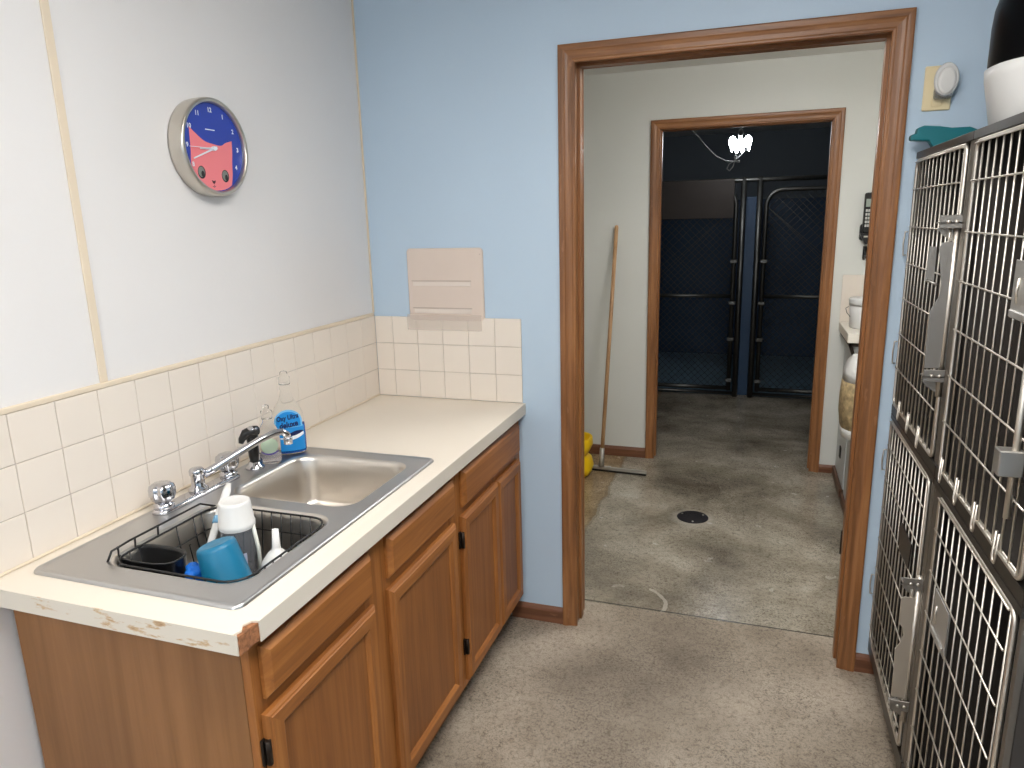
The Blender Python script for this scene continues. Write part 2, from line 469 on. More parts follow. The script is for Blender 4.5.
# kennel room
YB = 6.0
m = MB(); m.box(-.4, 3.2, YB, YB+.1, 0, ZC); struct(m, 'wall_kennel_back', kennel_grey)
m = MB(); m.box(-.5, -.4, D+.12, YB+.1, 0, ZC); struct(m, 'wall_kennel_left', kennel_grey)
m = MB(); m.box(3.1, 3.2, D+.12, YB, 0, ZC); struct(m, 'wall_kennel_right', kennel_grey)
m = MB(); m.box(-.4, 3.1, YB-.06, YB-.002, 0, 1.74); m.box(-.4, 3.1, YB-.07, YB-.002, 1.70, 1.75)
struct(m, 'wall_stall_back', kennel_blue)
m = MB(); m.box(1.335, 1.445, 4.06, YB-.06, 0, 1.74, .008); struct(m, 'wall_stall_divider', kennel_blue)
m = MB(); m.box(-.4, 1.333, 4.05, YB-.06, 0, .02); m.box(1.447, 3.1, 4.05, YB-.06, 0, .02)
struct(m, 'floor.001', kennel_floor)

# door casings: one mitred moulding run each
def casing(m, a, b, h, y, w=.057, t=.018, sgn=-1):
    prof = [(0, 0), (0, .35), (.06, .48), (.14, .5), (.2, .62), (.42, .66), (.58, .8), (.66, .96), (.78, 1.0), (.93, 1.0), (1.0, .9), (1.0, 0)]
    loops = []
    for (cx, cz, dx, dz) in ((a, 0, -1, 0), (a, h, -1, 1), (b, h, 1, 1), (b, 0, 1, 0)):
        loops.append([(cx+dx*u*w, y+sgn*v*t, cz+dz*u*w) for u, v in prof])
    return loops
def door_frame(name, a, b, h, y0, y1):
    e = bpy.data.objects.new(name, None); COL.objects.link(e); e['kind'] = 'structure'; e['_w'] = (0, 0, 0)
    e.empty_display_size = .05
    for side, y, sg in (('front', y0, -1), ('back', y1, 1)):
        L = casing(None, a, b, h, y, sgn=sg)
        m = MB(); m.loft(L[0:2], True, True, False); m.build('casing', cas_z, e)
        m = MB(); m.loft(L[1:3], True, True, False); m.build('casing_head', cas_x, e)
        m = MB(); m.loft(L[2:4], True, True, False); m.build('casing', cas_z, e)
    r = .005
    m = MB(); m.box(a-.02, a-r, y0, y1, 0, h+.02); m.box(a-r, a+.005, y0+.05, y0+.085, 0, h+r); m.build('jamb', cas_z, e)
    m = MB(); m.box(b+r, b+.02, y0, y1, 0, h+.02); m.box(b-.005, b+r, y0+.05, y0+.085, 0, h+r); m.build('jamb', cas_z, e)
    m = MB(); m.box(a-r, b+r, y0, y1, h+r, h+.02); m.box(a+.005, b-.005, y0+.05, y0+.085, h-.005, h+r); m.build('jamb_head', cas_x, e)
    return e
d1 = door_frame('door_1', XA, XB, HD, 0, .12)
m = MB(); m.box(XB+.001, XB+.006, .09, .118, .39, .47); m.tube([(XB, .12, .385), (XB, .12, .475)], .006, 8); m.build('hinge', hinge_iron, d1)
d2 = door_frame('door_2', FA, FB, HD, D, D+.12)

# baseboards
def bboard_x(name, x0, x1, y, sgn=-1, h=.068, t=.013):
    m = MB(); m.loft([[(x, y, 0), (x, y+sgn*t, 0), (x, y+sgn*t, h*.72), (x, y+sgn*t*.75, h*.86), (x, y+sgn*t*.3, h), (x, y, h)] for x in (x0, x1)], True, True, False)
    return struct(m, name, base_wood)
bboard_x('baseboard_back', .56, XA-.058, 0)
bboard_x('baseboard_back.001', XB+.058, 2.75, 0)
bboard_x('baseboard_hall', -1.2, FA-.058, D)
bboard_x('baseboard_hall.001', FB+.058, 2.6, D, h=.05)

# backsplash tiles on the left and the back wall
P = .1083
m = MB()
m.box(.0005, .0045, -1.64, -.001, CH+.002, CH+3*P)
ys = [-.003]
k = 0
while -1.64 < ys[-1]:
    ys.append(ys[-1]-P)
for i in range(len(ys)-1):
    y1, y0 = ys[i]-.0008, max(ys[i+1]+.0008, -1.645)
    if y1-y0 < .01: continue
    for r in range(3):
        vs = m.box(.001, .0075, y0, y1, CH+.001+r*P+.0008, CH+.001+(r+1)*P-.0008, .0012, 1)
        for v in vs:
            for f in v.link_faces: f.material_index = 1
struct(m, 'trim_1', [grout, tile], label='ivory square tile backsplash on the white wall', cat='backsplash')
m = MB()
m.box(.009, .622, -.0045, -.0005, CH+.002, CH+3*P)
xs = [.0085, .086] + [.086+P*i for i in range(1, 6)]
for x0, x1 in zip(xs, xs[1:]):
    x1 = min(x1, .625)
    for r in range(3):
        vs = m.box(x0+.0008, x1-.0008, -.0075, -.001, CH+.001+r*P+.0008, CH+.001+(r+1)*P-.0008, .0012, 1)
        for v in vs:
            for f in v.link_faces: f.material_index = 1
struct(m, 'trim_2', [grout, tile], label='ivory square tile backsplash on the blue wall', cat='backsplash')
# cream strips: tile cap, caulk bead, panel batten, corner bead
m = MB(); m.box(.0002, .0095, -3.9, -.009, CH+3*P+.001, CH+3*P+.014, .002, 1); struct(m, 'trim_3', cream)
m = MB(); m.box(.0002, .005, -1.287, -1.266, CH+3*P+.014, ZC, .0015, 1); struct(m, 'trim_4', cream)
m = MB(); m.box(.0002, .007, -.008, -.0002, CH+3*P+.014, ZC, .002, 1); struct(m, 'trim_5', cream)
m = MB(); m.box(.0078, .014, -1.63, -.012, CH+.0005, CH+.007, .002, 1); struct(m, 'trim_6', cream)

# ------------------------------------------------------------------ countertop
S0, S1 = -1.567, -.698            # sink length in y
SX0, SX1 = .052, .578
hole = rr(SX0+.012, SX1-.012, S0+.012, S1-.012, .03)
ct = thing('countertop', 'long ivory laminate countertop with chipped front corner and brown stained end edge', 'countertop', (.3, -.8, CH-.04))
XE, YE = .633, -1.631
chip = [(XE-.012, YE+.046), (XE-.018, YE+.03), (XE-.009, YE+.016), (XE-.014, YE)]
outer = [(.001, -.002), (.001, YE)] + [chip[3], chip[2], chip[1], chip[0], (XE, YE+.05)] + [(XE, -.002)]
m = MB()
def slab(m, outer, hole, z0, z1):
    m.flat_with_holes(outer, [hole], z1); m.flat_with_holes(outer, [hole], z0)
    for loop in (outer, hole):
        n = len(loop)
        vs = [(m.bm.verts.new((*loop[i], z0)), m.bm.verts.new((*loop[i], z1))) for i in range(n)]
        for i in range(n):
            j = (i+1) % n
            m.bm.faces.new((vs[i][0], vs[j][0], vs[j][1], vs[i][1]))
slab(m, outer, hole, CH-.004, CH)
m.build('laminate_top', laminate, ct)
m = MB()
o2 = [(.001, -.002), (.001, YE), (XE-.004, YE+.001), (XE-.002, YE+.02), (XE-.005, YE+.035), (XE-.001, YE+.05), (XE-.001, -.002)]
slab(m, o2, hole, CH-.04, CH-.0042)
m.build('chipboard_core', chip_core, ct)
m = MB(); m.box(XE-.0005, XE+.002, YE+.05, -.002, CH-.042, CH-.0002); m.build('front_edge_strip', laminate_edge, ct)
m = MB(); m.box(.001, XE-.006, YE-.002, YE+.0005, CH-.04, CH-.0002); o = m.build('end_edge_strip', edge_stain, ct)
o['label'] = 'end edge strip with brown stains and chips'

# ------------------------------------------------------------------ base cabinets
XF = .605            # face frame front
DT = .019            # door thickness
def panel_door(parent, y0, y1, z0, z1, hinge_side=None, hinges=(), label=None):
    """frame of stiles and rails around a recessed panel"""
    fw = .05
    d = MB()
    x0, x1 = XF+.001, XF+.001+DT
    # stiles & rails as bevelled mitred mouldings
    prof = [(0, 0), (0, .55), (.1, .8), (.16, .86), (.2, 1.0), (.78, 1.0), (.86, .82), (.93, .74), (1.0, .55), (1.0, 0)]
    cs = [(y0, z0, 1, 1), (y1, z0, -1, 1), (y1, z1, -1, -1), (y0, z1, 1, -1)]
    loops = [[(x0+v*DT, cy+sy*u*fw, cz+sz*u*fw) for u, v in prof] for cy, cz, sy, sz in cs]
    d.loft(loops+[loops[0]], False, False, False)
    for f in d.bm.faces:
        zz = [v.co.z for v in f.verts]
        f.material_index = 1 if max(zz) < z0+fw+.001 or min(zz) > z1-fw-.001 else 0
    root = d.build('door', [oak_z, oak_y], parent)
    p = MB(); p.box(x0+.003, x0+.009, y0+fw-.004, y1-fw+.004, z0+fw-.004, z1-fw+.004); p.build('panel', oak_panel, root)
    for hz in hinges:
        h = MB()
        hy = y0-.004 if hinge_side == 'near' else y1+.004
        h.box(XF+.0005, XF+.006, hy-.007, hy+.004, hz-.028, hz+.028, .001, 1)
        h.tube([(XF+.012, hy+.002, hz-.026), (XF+.012, hy+.002, hz+.026)], .006, 10)
        h.build('hinge', hinge_iron, root)
    return root
def drawer_front(parent, y0, y1, z0, z1):
    b = .013
    loops = [[(XF+.001, y0, z0), (XF+.001, y1, z0), (XF+.001, y1, z1), (XF+.001, y0, z1)],
             [(XF+.009, y0, z0), (XF+.009, y1, z0), (XF+.009, y1, z1), (XF+.009, y0, z1)],
             [(XF+.011, y0+.003, z0+.003), (XF+.011, y1-.003, z0+.003), (XF+.011, y1-.003, z1-.003), (XF+.011, y0+.003, z1-.003)],
             [(XF+.001+DT, y0+b, z0+b), (XF+.001+DT, y1-b, z0+b), (XF+.001+DT, y1-b, z1-b), (XF+.001+DT, y0+b, z1-b)]]
    m = MB(); m.loft(loops, True, True, False)
    return m.build('drawer', oak_y, parent)
def face_frame(parent, y0, y1, openings, zb=.10, zt=CH-.042):
    ysrt = [y0] + [v for o in openings for v in o] + [y1]
    for a, b in zip(ysrt[0::2], ysrt[1::2]):
        m = MB(); m.box(XF-.019, XF, a, b, zb, zt, .0008, 1); m.build('stile', oak_z, parent)
    for a, b in openings:
        for z0, z1 in ((zb, zb+.05), (.695, .745), (zt-.035, zt)):
            m = MB(); m.box(XF-.019, XF-.0005, a, b, z0, z1); m.build('rail', oak_y, parent)
def carcass(parent, y0, y1, side_mats):
    m = MB(); m.box(.012, XF-.02, y0, y0+.012, .0 if side_mats[0] is oak_side else .1, CH-.042, .0006, 1); m.build('side_panel', side_mats[0], parent)
    m = MB(); m.box(.012, XF-.02, y1-.012, y1, .1, CH-.042); m.build('side_panel', side_mats[1], parent)
    m = MB(); m.box(.012, XF-.02, y0+.013, y1-.013, .10, .115); m.build('bottom_panel', oak_y, parent)
    m = MB(); m.box(XF-.085, XF-.07, y0+.014, y1-.002, 0, .099); m.build('toe_kick', base_wood_y, parent)

Y0, YS, Y1 = -1.585, -.634, -.003
c1 = thing('base_cabinet', 'oak base cabinet under the sink with two doors below two false drawers', 'cabinet', (.3, -1.11, 0), 'oak base cabinets')
carcass(c1, Y0, YS, (oak_side, oak_side))
face_frame(c1, Y0, YS-.0005, [(-1.55, -1.19), (-1.06, -.69)])
drawer_front(c1, -1.562, -1.166, .735, .846); drawer_front(c1, -1.083, -.672, .735, .846)
panel_door(c1, -1.573, -1.164, .135, .708, 'near', (.63, .22)); panel_door(c1, -1.09, -.672, .135, .706)
c2 = thing('base_cabinet', 'oak base cabinet against the blue wall with one wide drawer over two narrow doors', 'cabinet', (.3, -.32, 0), 'oak base cabinets')
carcass(c2, YS+.0005, Y1, (oak_panel, oak_panel))
face_frame(c2, YS+.0005, Y1, [(-.58, -.33), (-.28, -.06)])
drawer_front(c2, -.602, -.044, .728, .850)
panel_door(c2, -.614, -.296, .125, .702, 'near', (.625, .25)); panel_door(c2, -.292, -.044, .125, .702)

# ------------------------------------------------------------------ sink
sk = thing('kitchen_sink', 'stainless steel double bowl drop in sink', 'sink', (.3, -1.13, CH))
B1 = (.165, .528, -1.500, -1.148); B2 = (.150, .530, -1.100, -.752)
ZD = CH+.005
m = MB()
R0 = rr(SX0, SX1, S0, S1, .022)
def inset(l, d, z, b=(SX0, SX1, S0, S1), r=.022): return [(x, y, z) for x, y in rr(b[0]+d, b[1]-d, b[2]+d, b[3]-d, max(r-d*.5, .004))]
m.loft([inset(0, 0, CH+.0006), inset(0, .001, CH+.004), inset(0, .004, CH+.0075), inset(0, .009, CH+.0075), inset(0, .014, ZD)], False, False)
h1 = rr(*B1, .06); h2 = rr(*B2, .06)
m.flat_with_holes([(p[0], p[1]) for p in inset(0, .014, ZD)], [h1, h2], ZD)
m.build('sink_deck', sink_steel, sk)
for B in (B1, B2):
    m = MB()
    def L(d, z, r): return [(x, y, z) for x, y in rr(B[0]+d, B[1]-d, B[2]+d, B[3]-d, r)]
    loops = [L(0, ZD, .06), L(.004, ZD-.0015, .06), L(.009, ZD-.007, .06), L(.012, ZD-.016, .058), L(.016, ZD-.06, .056), L(.022, ZD-.13, .052)]
    for k in range(1, 7):
        a = PI/2*k/6
        loops.append(L(.022+.035*(1-math.cos(a)), ZD-.13-.035*math.sin(a), .052))
    loops.append(L(.10, ZD-.168, .06)); loops.append(L(.15, ZD-.1695, .02))
    m.loft(loops, False, True)
    m.build('basin', basin_steel, sk)
    cx, cy = (B[0]+B[1])/2, (B[2]+B[3])/2
    m = MB(); m.lathe([(.054, ZD-.1692), (.055, ZD-.166), (.048, ZD-.1655), (.04, ZD-.168), (.012, ZD-.1685), (.010, ZD-.163), (.004, ZD-.162)], (cx, cy, 0), 28)
    m.build('drain_strainer', chrome, sk)

# ------------------------------------------------------------------ faucet
FX = .088
fc = thing('faucet', 'chrome two handle kitchen faucet with long swivel spout', 'faucet', (FX, -1.118, ZD))
m = MB()
bp_ = lambda d, z, r=.02: [(x, y, z) for x, y in rr(FX-.024+d, FX+.024-d, -1.265+d, -.975-d, r)]
m.loft([bp_(0, ZD+.0004), bp_(0, ZD+.006), bp_(.003, ZD+.010), bp_(.009, ZD+.012, .012)], True, True)
m.build('base_plate', chrome, fc)
for ky in (-1.236, -1.004):
    m = MB()
    m.lathe([(.024, ZD+.010), (.024, ZD+.02), (.018, ZD+.024), (.015, ZD+.03)], (FX, ky, 0), 24)
    n = 40; loops = []
    for r, z in ((.017, .026), (.023, .030), (.0285, .044), (.0285, .060), (.026, .070), (.018, .0745), (.002, .0755)):
        loops.append([(FX+(r*(1+.085*math.cos(8*2*PI*k/n)))*math.cos(2*PI*k/n), ky+(r*(1+.085*math.cos(8*2*PI*k/n)))*math.sin(2*PI*k/n), ZD+z) for k in range(n)])
    m.loft(loops)
    m.build('handle', chrome, fc)
m = MB()
m.lathe([(.026, ZD+.010), (.024, ZD+.018), (.017, ZD+.026), (.0165, ZD+.052), (.019, ZD+.055), (.019, ZD+.066), (.016, ZD+.071), (.003, ZD+.073)], (FX, -1.118, 0), 26)
m.build('spout_hub', chrome, fc)
m = MB()
sp = [(FX+.008, -1.105, ZD+.050), (FX+.022, -1.078, ZD+.060), (FX+.05, -1.02, ZD+.083), (FX+.08, -.957, ZD+.106), (FX+.098, -.918, ZD+.115), (FX+.108, -.897, ZD+.113), (FX+.114, -.885, ZD+.103), (FX+.115, -.882, ZD+.088)]
m.tube(sp, [.0115, .011, .0105, .010, .010, .010, .0105, .011], 14)
m.build('spout', chrome, fc)
m = MB(); m.lathe([(.0095, -.012), (.0125, -.012), (.0125, .006), (.0115, .008)], (FX+.115, -.882, ZD+.086), 18); m.build('aerator', chrome, fc)

# side sprayer
sy = -.908; sx = .100
ss = thing('side_sprayer', 'black sink side sprayer on a chrome base', 'sprayer', (sx, sy, ZD))
m = MB(); m.lathe([(.027, ZD+.0005), (.026, ZD+.006), (.019, ZD+.011), (.0165, ZD+.02), (.013, ZD+.022)], (sx, sy, 0), 24); m.build('base', chrome, ss)
m = MB(); m.tube([(sx, sy, ZD+.02), (sx, sy, ZD+.04), (sx, sy, ZD+.085), (sx+.001, sy-.001, ZD+.098), (sx+.004, sy-.004, ZD+.108)], [.0125, .0145, .0155, .017, .012], 16)
m.build('body', black_plastic, ss)
m = MB(); m.tube([(sx+.024, sy-.004, ZD+.117), (sx+.006, sy-.006, ZD+.113), (sx-.006, sy-.018, ZD+.108), (sx-.012, sy-.028, ZD+.094), (sx-.014, sy-.031, ZD+.083)], [.0135, .016, .0145, .010, .007], 14)
m.build('nozzle', black_plastic, ss)
m = MB(); m.sphere((sx+.010, sy-.008, ZD+.122), .0125, 1.3, 1, .55, 16); m.build('chrome_cap', chrome, ss)

# ------------------------------------------------------------------ soap bottles
def soap_bottle(name, label, cat, c, ang, W, T, prof, zliq, mats, cap_r, zcap):
    """oval bottle; local u across the label, v towards the camera"""
    b = thing(name, label, cat, c)
    ca, sa = math.cos(ang), math.sin(ang)
    def pt(u, v, z): return (c[0]+u*ca-v*sa, c[1]+u*sa+v*ca, c[2]+z)
    n = 32
    def ring(w, t, z):
        e = .8
        l = []
        for k in range(n):
            a = 2*PI*k/n; cu, su = math.cos(a), math.sin(a)
            l.append(pt(w*math.copysign(abs(cu)**e, cu), t*math.copysign(abs(su)**e, su), z))
        return l
    m = MB(); m.loft([ring(w, t, z) for z, w, t in prof]); body = m.build('body', mats[0], b)
    m = MB()
    lp = [ring(w-.003, t-.003, max(z, .003)) for z, w, t in prof if z < zliq]
    lw = [(w, t) for z, w, t in prof if z < zliq][-1]
    lp.append(ring(lw[0]-.003, lw[1]-.003, zliq))
    m.loft(lp); m.build('liquid', mats[1], b)
    return b, pt
cang = math.atan2(1.45-.115, 1.75)     # turn the label to the room
bc = (.118, -.762, CH+.0085)
prof1 = [(.0, .044, .024), (.004, .048, .028), (.05, .049, .029), (.10, .0475, .029), (.125, .044, .027), (.145, .036, .024), (.165, .024, .019), (.185, .017, .016), (.195, .014, .014), (.20, .017, .017), (.206, .017, .017), (.208, .013, .013), (.216, .013, .013)]
sb, pt = soap_bottle('dish_soap_bottle', 'tall dish soap bottle with blue liquid and round blue label', 'soap bottle', bc, cang, .048, .028, prof1, .088, (clear_plastic, blue_liquid), .014, .2)
m = MB()
loops = [[pt(r*math.cos(2*PI*k/20), r*math.sin(2*PI*k/20), z) for k in range(20)] for r, z in ((.0165, .214), (.0165, .236), (.012, .242), (.010, .252), (.006, .254))]
m.loft(loops); m.build('cap', clear_plastic, sb)
def front_v(u, W=.049, T=.029, e=.8): 
    q = min(.999, abs(u)/W); a = math.acos(q**(1/e)) 
    return -T*math.sin(a)**e
def decal(mb, zb, zt, u0, u1, off, nseg=24):
    pr_ = []
    for i in range(nseg+1):
        u = u0+(u1-u0)*i/nseg
        a, bz = zb(u), zt(u)
        v = front_v(u)-off
        pr_.append((mb.bm.verts.new(pt(u, v, a)), mb.bm.verts.new(pt(u, v, max(bz, a+.0001)))))
    for p, q in zip(pr_, pr_[1:]): mb.bm.faces.new((p[0], q[0], q[1], p[1]))
m = MB(); decal(m, lambda u: .012, lambda u: .088, -.041, .044, .0008); m.build('label_base', label_blue, sb)
circ = lambda R, zc: (lambda u: zc+math.sqrt(max(0, R*R-u*u)))
m = MB(); decal(m, lambda u: .085, circ(.041, .100), -.0405, .0405, .0012); dl = m.build('label_dome', label_light, sb)
m = MB(); decal(m, lambda u: .087, circ(.036, .099), -.0355, .0355, .0016); m.build('label_disc', label_blue, sb)
m = MB(); decal(m, lambda u: .046+.012*(u/.04)**2, lambda u: .062+.008*math.sin(u*60), -.038, .042, .0018); m.build('label_swoosh', label_white, sb)
m = MB(); decal(m, lambda u: .058+.010*(u/.04)**2, lambda u: .066+.008*math.sin(u*60), -.038, .042, .0020); m.build('label_wave', label_navy, sb)
m = MB()
add_text(m, 'Oxy Ultra', .021, lambda x, z: pt(x*.74-.001, front_v(x*.74-.001)-.0026, z+.1165+x*.1))
add_text(m, 'deluxe', .025, lambda x, z: pt(x*.8+.001, front_v(x*.8)-.0026, z+.0945+x*.1))
m.build('label_lettering', label_navy, sb)

bc2 = (.118, -.858, CH+.0085)
prof2 = [(.0, .028, .019), (.004, .031, .022), (.06, .031, .022), (.085, .03, .021), (.105, .024, .018), (.118, .016, .014), (.125, .0125, .0125), (.135, .0125, .0125)]
sb2, pt2 = soap_bottle('soap_bottle', 'small clear soap bottle with pale green label behind the spout', 'soap bottle', bc2, cang, .031, .022, prof2, .03, (clear_plastic, clear_liquid), .0125, .13)
m = MB(); m.loft([[pt2(r*math.cos(2*PI*k/18), r*math.sin(2*PI*k/18), z) for k in range(18)] for r, z in ((.0155, .133), (.0155, .156), (.009, .160), (.0085, .172), (.004, .174))]); m.build('cap', clear_plastic, sb2)
pt = pt2
fv = front_v
def front_v(u, W=.031, T=.022, e=.8):
    q = min(.999, abs(u)/W); a = math.acos(q**(1/e)); return -T*math.sin(a)**e
m = MB(); decal(m, lambda u: .055-math.sqrt(max(0, .024**2-u*u)), circ(.024, .055), -.0238, .0238, .0008); m.build('label', label_green, sb2)
m = MB(); decal(m, lambda u: .028+.008*(u/.024)**2, lambda u: .033+.008*(u/.024)**2, -.024, .024, .0012); m.build('label_band', label_purple, sb2)

# ------------------------------------------------------------------ dish rack and what stands in it
dr = thing('dish_rack', 'black wire dish drainer basket sitting inside the left sink bowl', 'dish rack', (.345, -1.325, ZD-.165))
RK = (B1[0]+.014, B1[1]-.014, B1[2]+.014, B1[3]-.014)
rk = lambda d, z, r=.05, n=6: [Vector((x, y, z)) for x, y in rr(RK[0]+d, RK[1]-d, RK[2]+d, RK[3]-d, r, n)]
ZT, ZBt = ZD-.003, ZD-.152
m = MB(); m.tube(rk(0, ZT, .05), .0025, 8, closed=True)
m.build('top_rim', black_wire, dr)
m = MB()
for z in (ZD-.05,): m.tube(rk(.006, z, .05), .0016, 6, closed=True)
m.tube(rk(.020, ZBt, .04), .0022, 6, closed=True)
NX, NY = 12, 12
for i in range(1, NX):
    x = RK[0]+(RK[1]-RK[0])*i/NX
    m.tube([(x, RK[2]+.001, ZT), (x, RK[2]+.006, ZD-.05), (x, RK[2]+.020, ZBt), (x, RK[3]-.020, ZBt), (x, RK[3]-.006, ZD-.05), (x, RK[3]-.001, ZT)], .0016, 6)
for i in range(1, NY):
    y = RK[2]+(RK[3]-RK[2])*i/NY
    m.tube([(RK[0]+.001 if i not in (3, 4, 5, 6, 8) else RK[0]+.01, y, ZT if i not in (3, 4, 5, 6, 8) else ZD-.06), (RK[0]+.006, y, ZD-.062), (RK[0]+.020, y, ZBt), (RK[1]-.020, y, ZBt), (RK[1]-.006, y, ZD-.05), (RK[1]-.001, y, ZT)], .0016, 6)
m.build('wire_grid', black_wire, dr)
m = MB()
z = ZD+.02
m.tube([(RK[0]-.001, RK[2]-.002, ZT), (RK[0]+.004, RK[2]+.008, z), (RK[0]-.002, RK[2]+.06, z), (RK[0]-.002, RK[3]-.05, z), (RK[0]+.004, RK[3]-.006, ZT)], .0026, 8)
for yy in (RK[2]+.03, RK[2]+.075, RK[2]+.14): m.tube([(RK[0]-.002, yy, z), (RK[0]-.004, yy, ZT)], .0022, 6)
m.build('plate_rail', black_wire, dr)

ZF = ZBt+.003        # floor of the rack
# black oval caddy
cc = thing('black_caddy', 'black plastic oval tub at the near end of the wire rack', 'tub', (.245, -1.425, ZF))
m = MB(); n = 36
def oval(a, b, z, cx=.238, cy=-1.426): return [(cx+a*math.copysign(abs(math.cos(t))**.7, math.cos(t)), cy+b*math.copysign(abs(math.sin(t))**.7, math.sin(t)), z) for t in (2*PI*k/n for k in range(n))]
m.loft([oval(.058, .027, ZF+.001), oval(.064, .031, ZF+.004), oval(.074, .038, ZD-.010), oval(.077, .040, ZD-.005), oval(.077, .040, ZD-.003), oval(.073, .036, ZD-.003), oval(.070, .034, ZD-.010), oval(.060, .028, ZF+.006)])
m.build('tub_shell', black_plastic, cc)
# teal cup, upside down and leaning
def tilted(c, axis, ang): return Matrix.Rotation(ang, 3, Vector(axis))
cp = thing('teal_cup', 'teal plastic cup upside down in the rack', 'cup', (.41, -1.41, ZF))
Mt = tilted(None, (0, 1, 0), -.27) 
m = MB(); m.lathe([(.0490, .004), (.0510, .0), (.0520, .003), (.0510, .01), (.0420, .114), (.0395, .121), (.0335, .124), (.027, .1225), (.002, .1225)], (.408, -1.388, .822), 36, Mt, cap0=False)
m.lathe([(.0490, .004), (.0395, .113), (.002, .118)], (.408, -1.388, .822), 36, Mt, cap0=False)
m.build('cup_shell', teal_plastic, cp)
# clear jar with white tub on top, upside down
jr = thing('clear_jar', 'clear plastic jar with a big white screw lid standing in the rack', 'jar', (.35, -1.289, ZF))
jc = (.350, -1.289, 0)
m = MB(); m.lathe([(.032, ZF+.002), (.036, ZF+.006), (.036, .925), (.033, .940), (.033, .958), (.0305, .958), (.0305, .942), (.0335, .922), (.0335, ZF+.010), (.002, ZF+.008)], jc, 32); m.build('jar_body', smoky_plastic, jr)
m = MB(); m.lathe([(.0385, .933), (.0408, .936), (.0408, .946), (.0388, .949), (.0352, .990), (.0340, .996), (.031, .998), (.028, .9975), (.026, .9965), (.002, .997)], jc, 36); m.lathe([(.0385, .933), (.0365, .95), (.001, .952)], jc, 36, cap0=False); m.build('lid', white_plastic, jr)
m = MB(); Mz = math.atan2(1.07, -1.23)
for a0, a1, z0, z1 in ((-.55, .45, ZF+.03, .88),):
    pts0 = [(jc[0]+.0362*math.cos(a), jc[1]+.0362*math.sin(a)) for a in [(-.9+a0)+(a1-a0)*i/10 for i in range(11)]]
    m.prism(pts0+[( jc[0]+(x-jc[0])*1.01, jc[1]+(y-jc[1])*1.01) for x, y in reversed(pts0)], lambda u, v: (u, v, z0), lambda u, v: (u, v, z1))
lb = m.build('label', plain('lilac_label', srgb(186, 186, 206), .6), jr)
m = MB(); m.tube([(jc[0]+.036, jc[1]+.010, .938), (jc[0]+.043, jc[1]+.012, .88), (jc[0]+.042, jc[1]+.012, ZF+.02)], .0045, 8); m.build('handle_strap', plain('pale_strap', srgb(222, 224, 214), .5), jr)
# funnel, spout up
fn = thing('funnel', 'white plastic funnel lying spout up in the rack', 'funnel', (.465, -1.275, ZF))
Mf = tilted(None, (1, .4, 0), -.10)
m = MB(); m.lathe([(.0385, .0), (.040, .002), (.0395, .010), (.034, .038), (.020, .058), (.0105, .066), (.0095, .072), (.0072, .112), (.0055, .112), (.0075, .068), (.018, .055), (.032, .036), (.0375, .006)], (.449, -1.288, .822), 32, Mf, cap0=False, cap1=False)
m.build('funnel_body', white_plastic, fn)
# dish brush
db = thing('dish_brush', 'white dish brush with long handle and pale blue band standing in the rack', 'brush', (.30, -1.29, ZF))
m = MB()
hp = [Vector((.268, -1.208, 1.000)), Vector((.272, -1.222, .985)), Vector((.279, -1.258, .950)), Vector((.287, -1.300, .905)), Vector((.293, -1.336, .866)), Vector((.297, -1.350, .852))]
m.tube(hp, [.006, .0105, .0105, .009, .008, .009], 12, flat=.6); m.build('handle', white_plastic, db)
m = MB(); m.tube([Vector((.2805, -1.266, .941)), Vector((.283, -1.279, .928))], [.0112, .0112], 14, flat=.7); m.build('grip_band', pale_blue, db)
m = MB(); m.tube([(.294, -1.342, .866), (.298, -1.356, .85), (.30, -1.364, .838)], [.014, .019, .014], 14, flat=.6); m.build('head', white_plastic, db)
m = MB()
for i in range(70):
    a = random.uniform(0, 2*PI); r = .014*math.sqrt(random.random())
    p = Vector((.299+r*math.cos(a)*.8, -1.358+r*math.sin(a)*.6, .838)); m.tube([p, p+Vector((r*math.cos(a)*.3, r*math.sin(a)*.3-.006, -.034))], .0009, 4)
bo = m.build('bristles', white_plastic, db); bo['kind'] = 'stuff'
# blue scrubber
bs = thing('blue_scrubber', 'small bright blue scrubber beside the black tub', 'scrubber', (.335, -1.428, ZF))
m = MB()
for (dx, dy, dz, r) in ((0, 0, 0, .019), (.006, .010, .020, .016), (-.006, .012, .028, .014), (.003, -.008, .022, .014)):
    m.sphere((.329+dx, -1.415+dy*.7, .856+dz), r, 1, 1.1, .95, 14)
so = m.build('scrub_body', blue_plastic, bs)
rm = so.modifiers.new('join', 'REMESH'); rm.mode = 'VOXEL'; rm.voxel_size = .004
dt = bpy.data.textures.new('ruffle', 'CLOUDS'); dt.noise_scale = .012
dm = so.modifiers.new('ruffle', 'DISPLACE'); dm.texture = dt; dm.strength = .007
m = MB(); m.tube([(.329, -1.415, .775), (.329, -1.415, .845)], [.014, .014], 14); m.build('scrub_foot', pale_blue, bs)

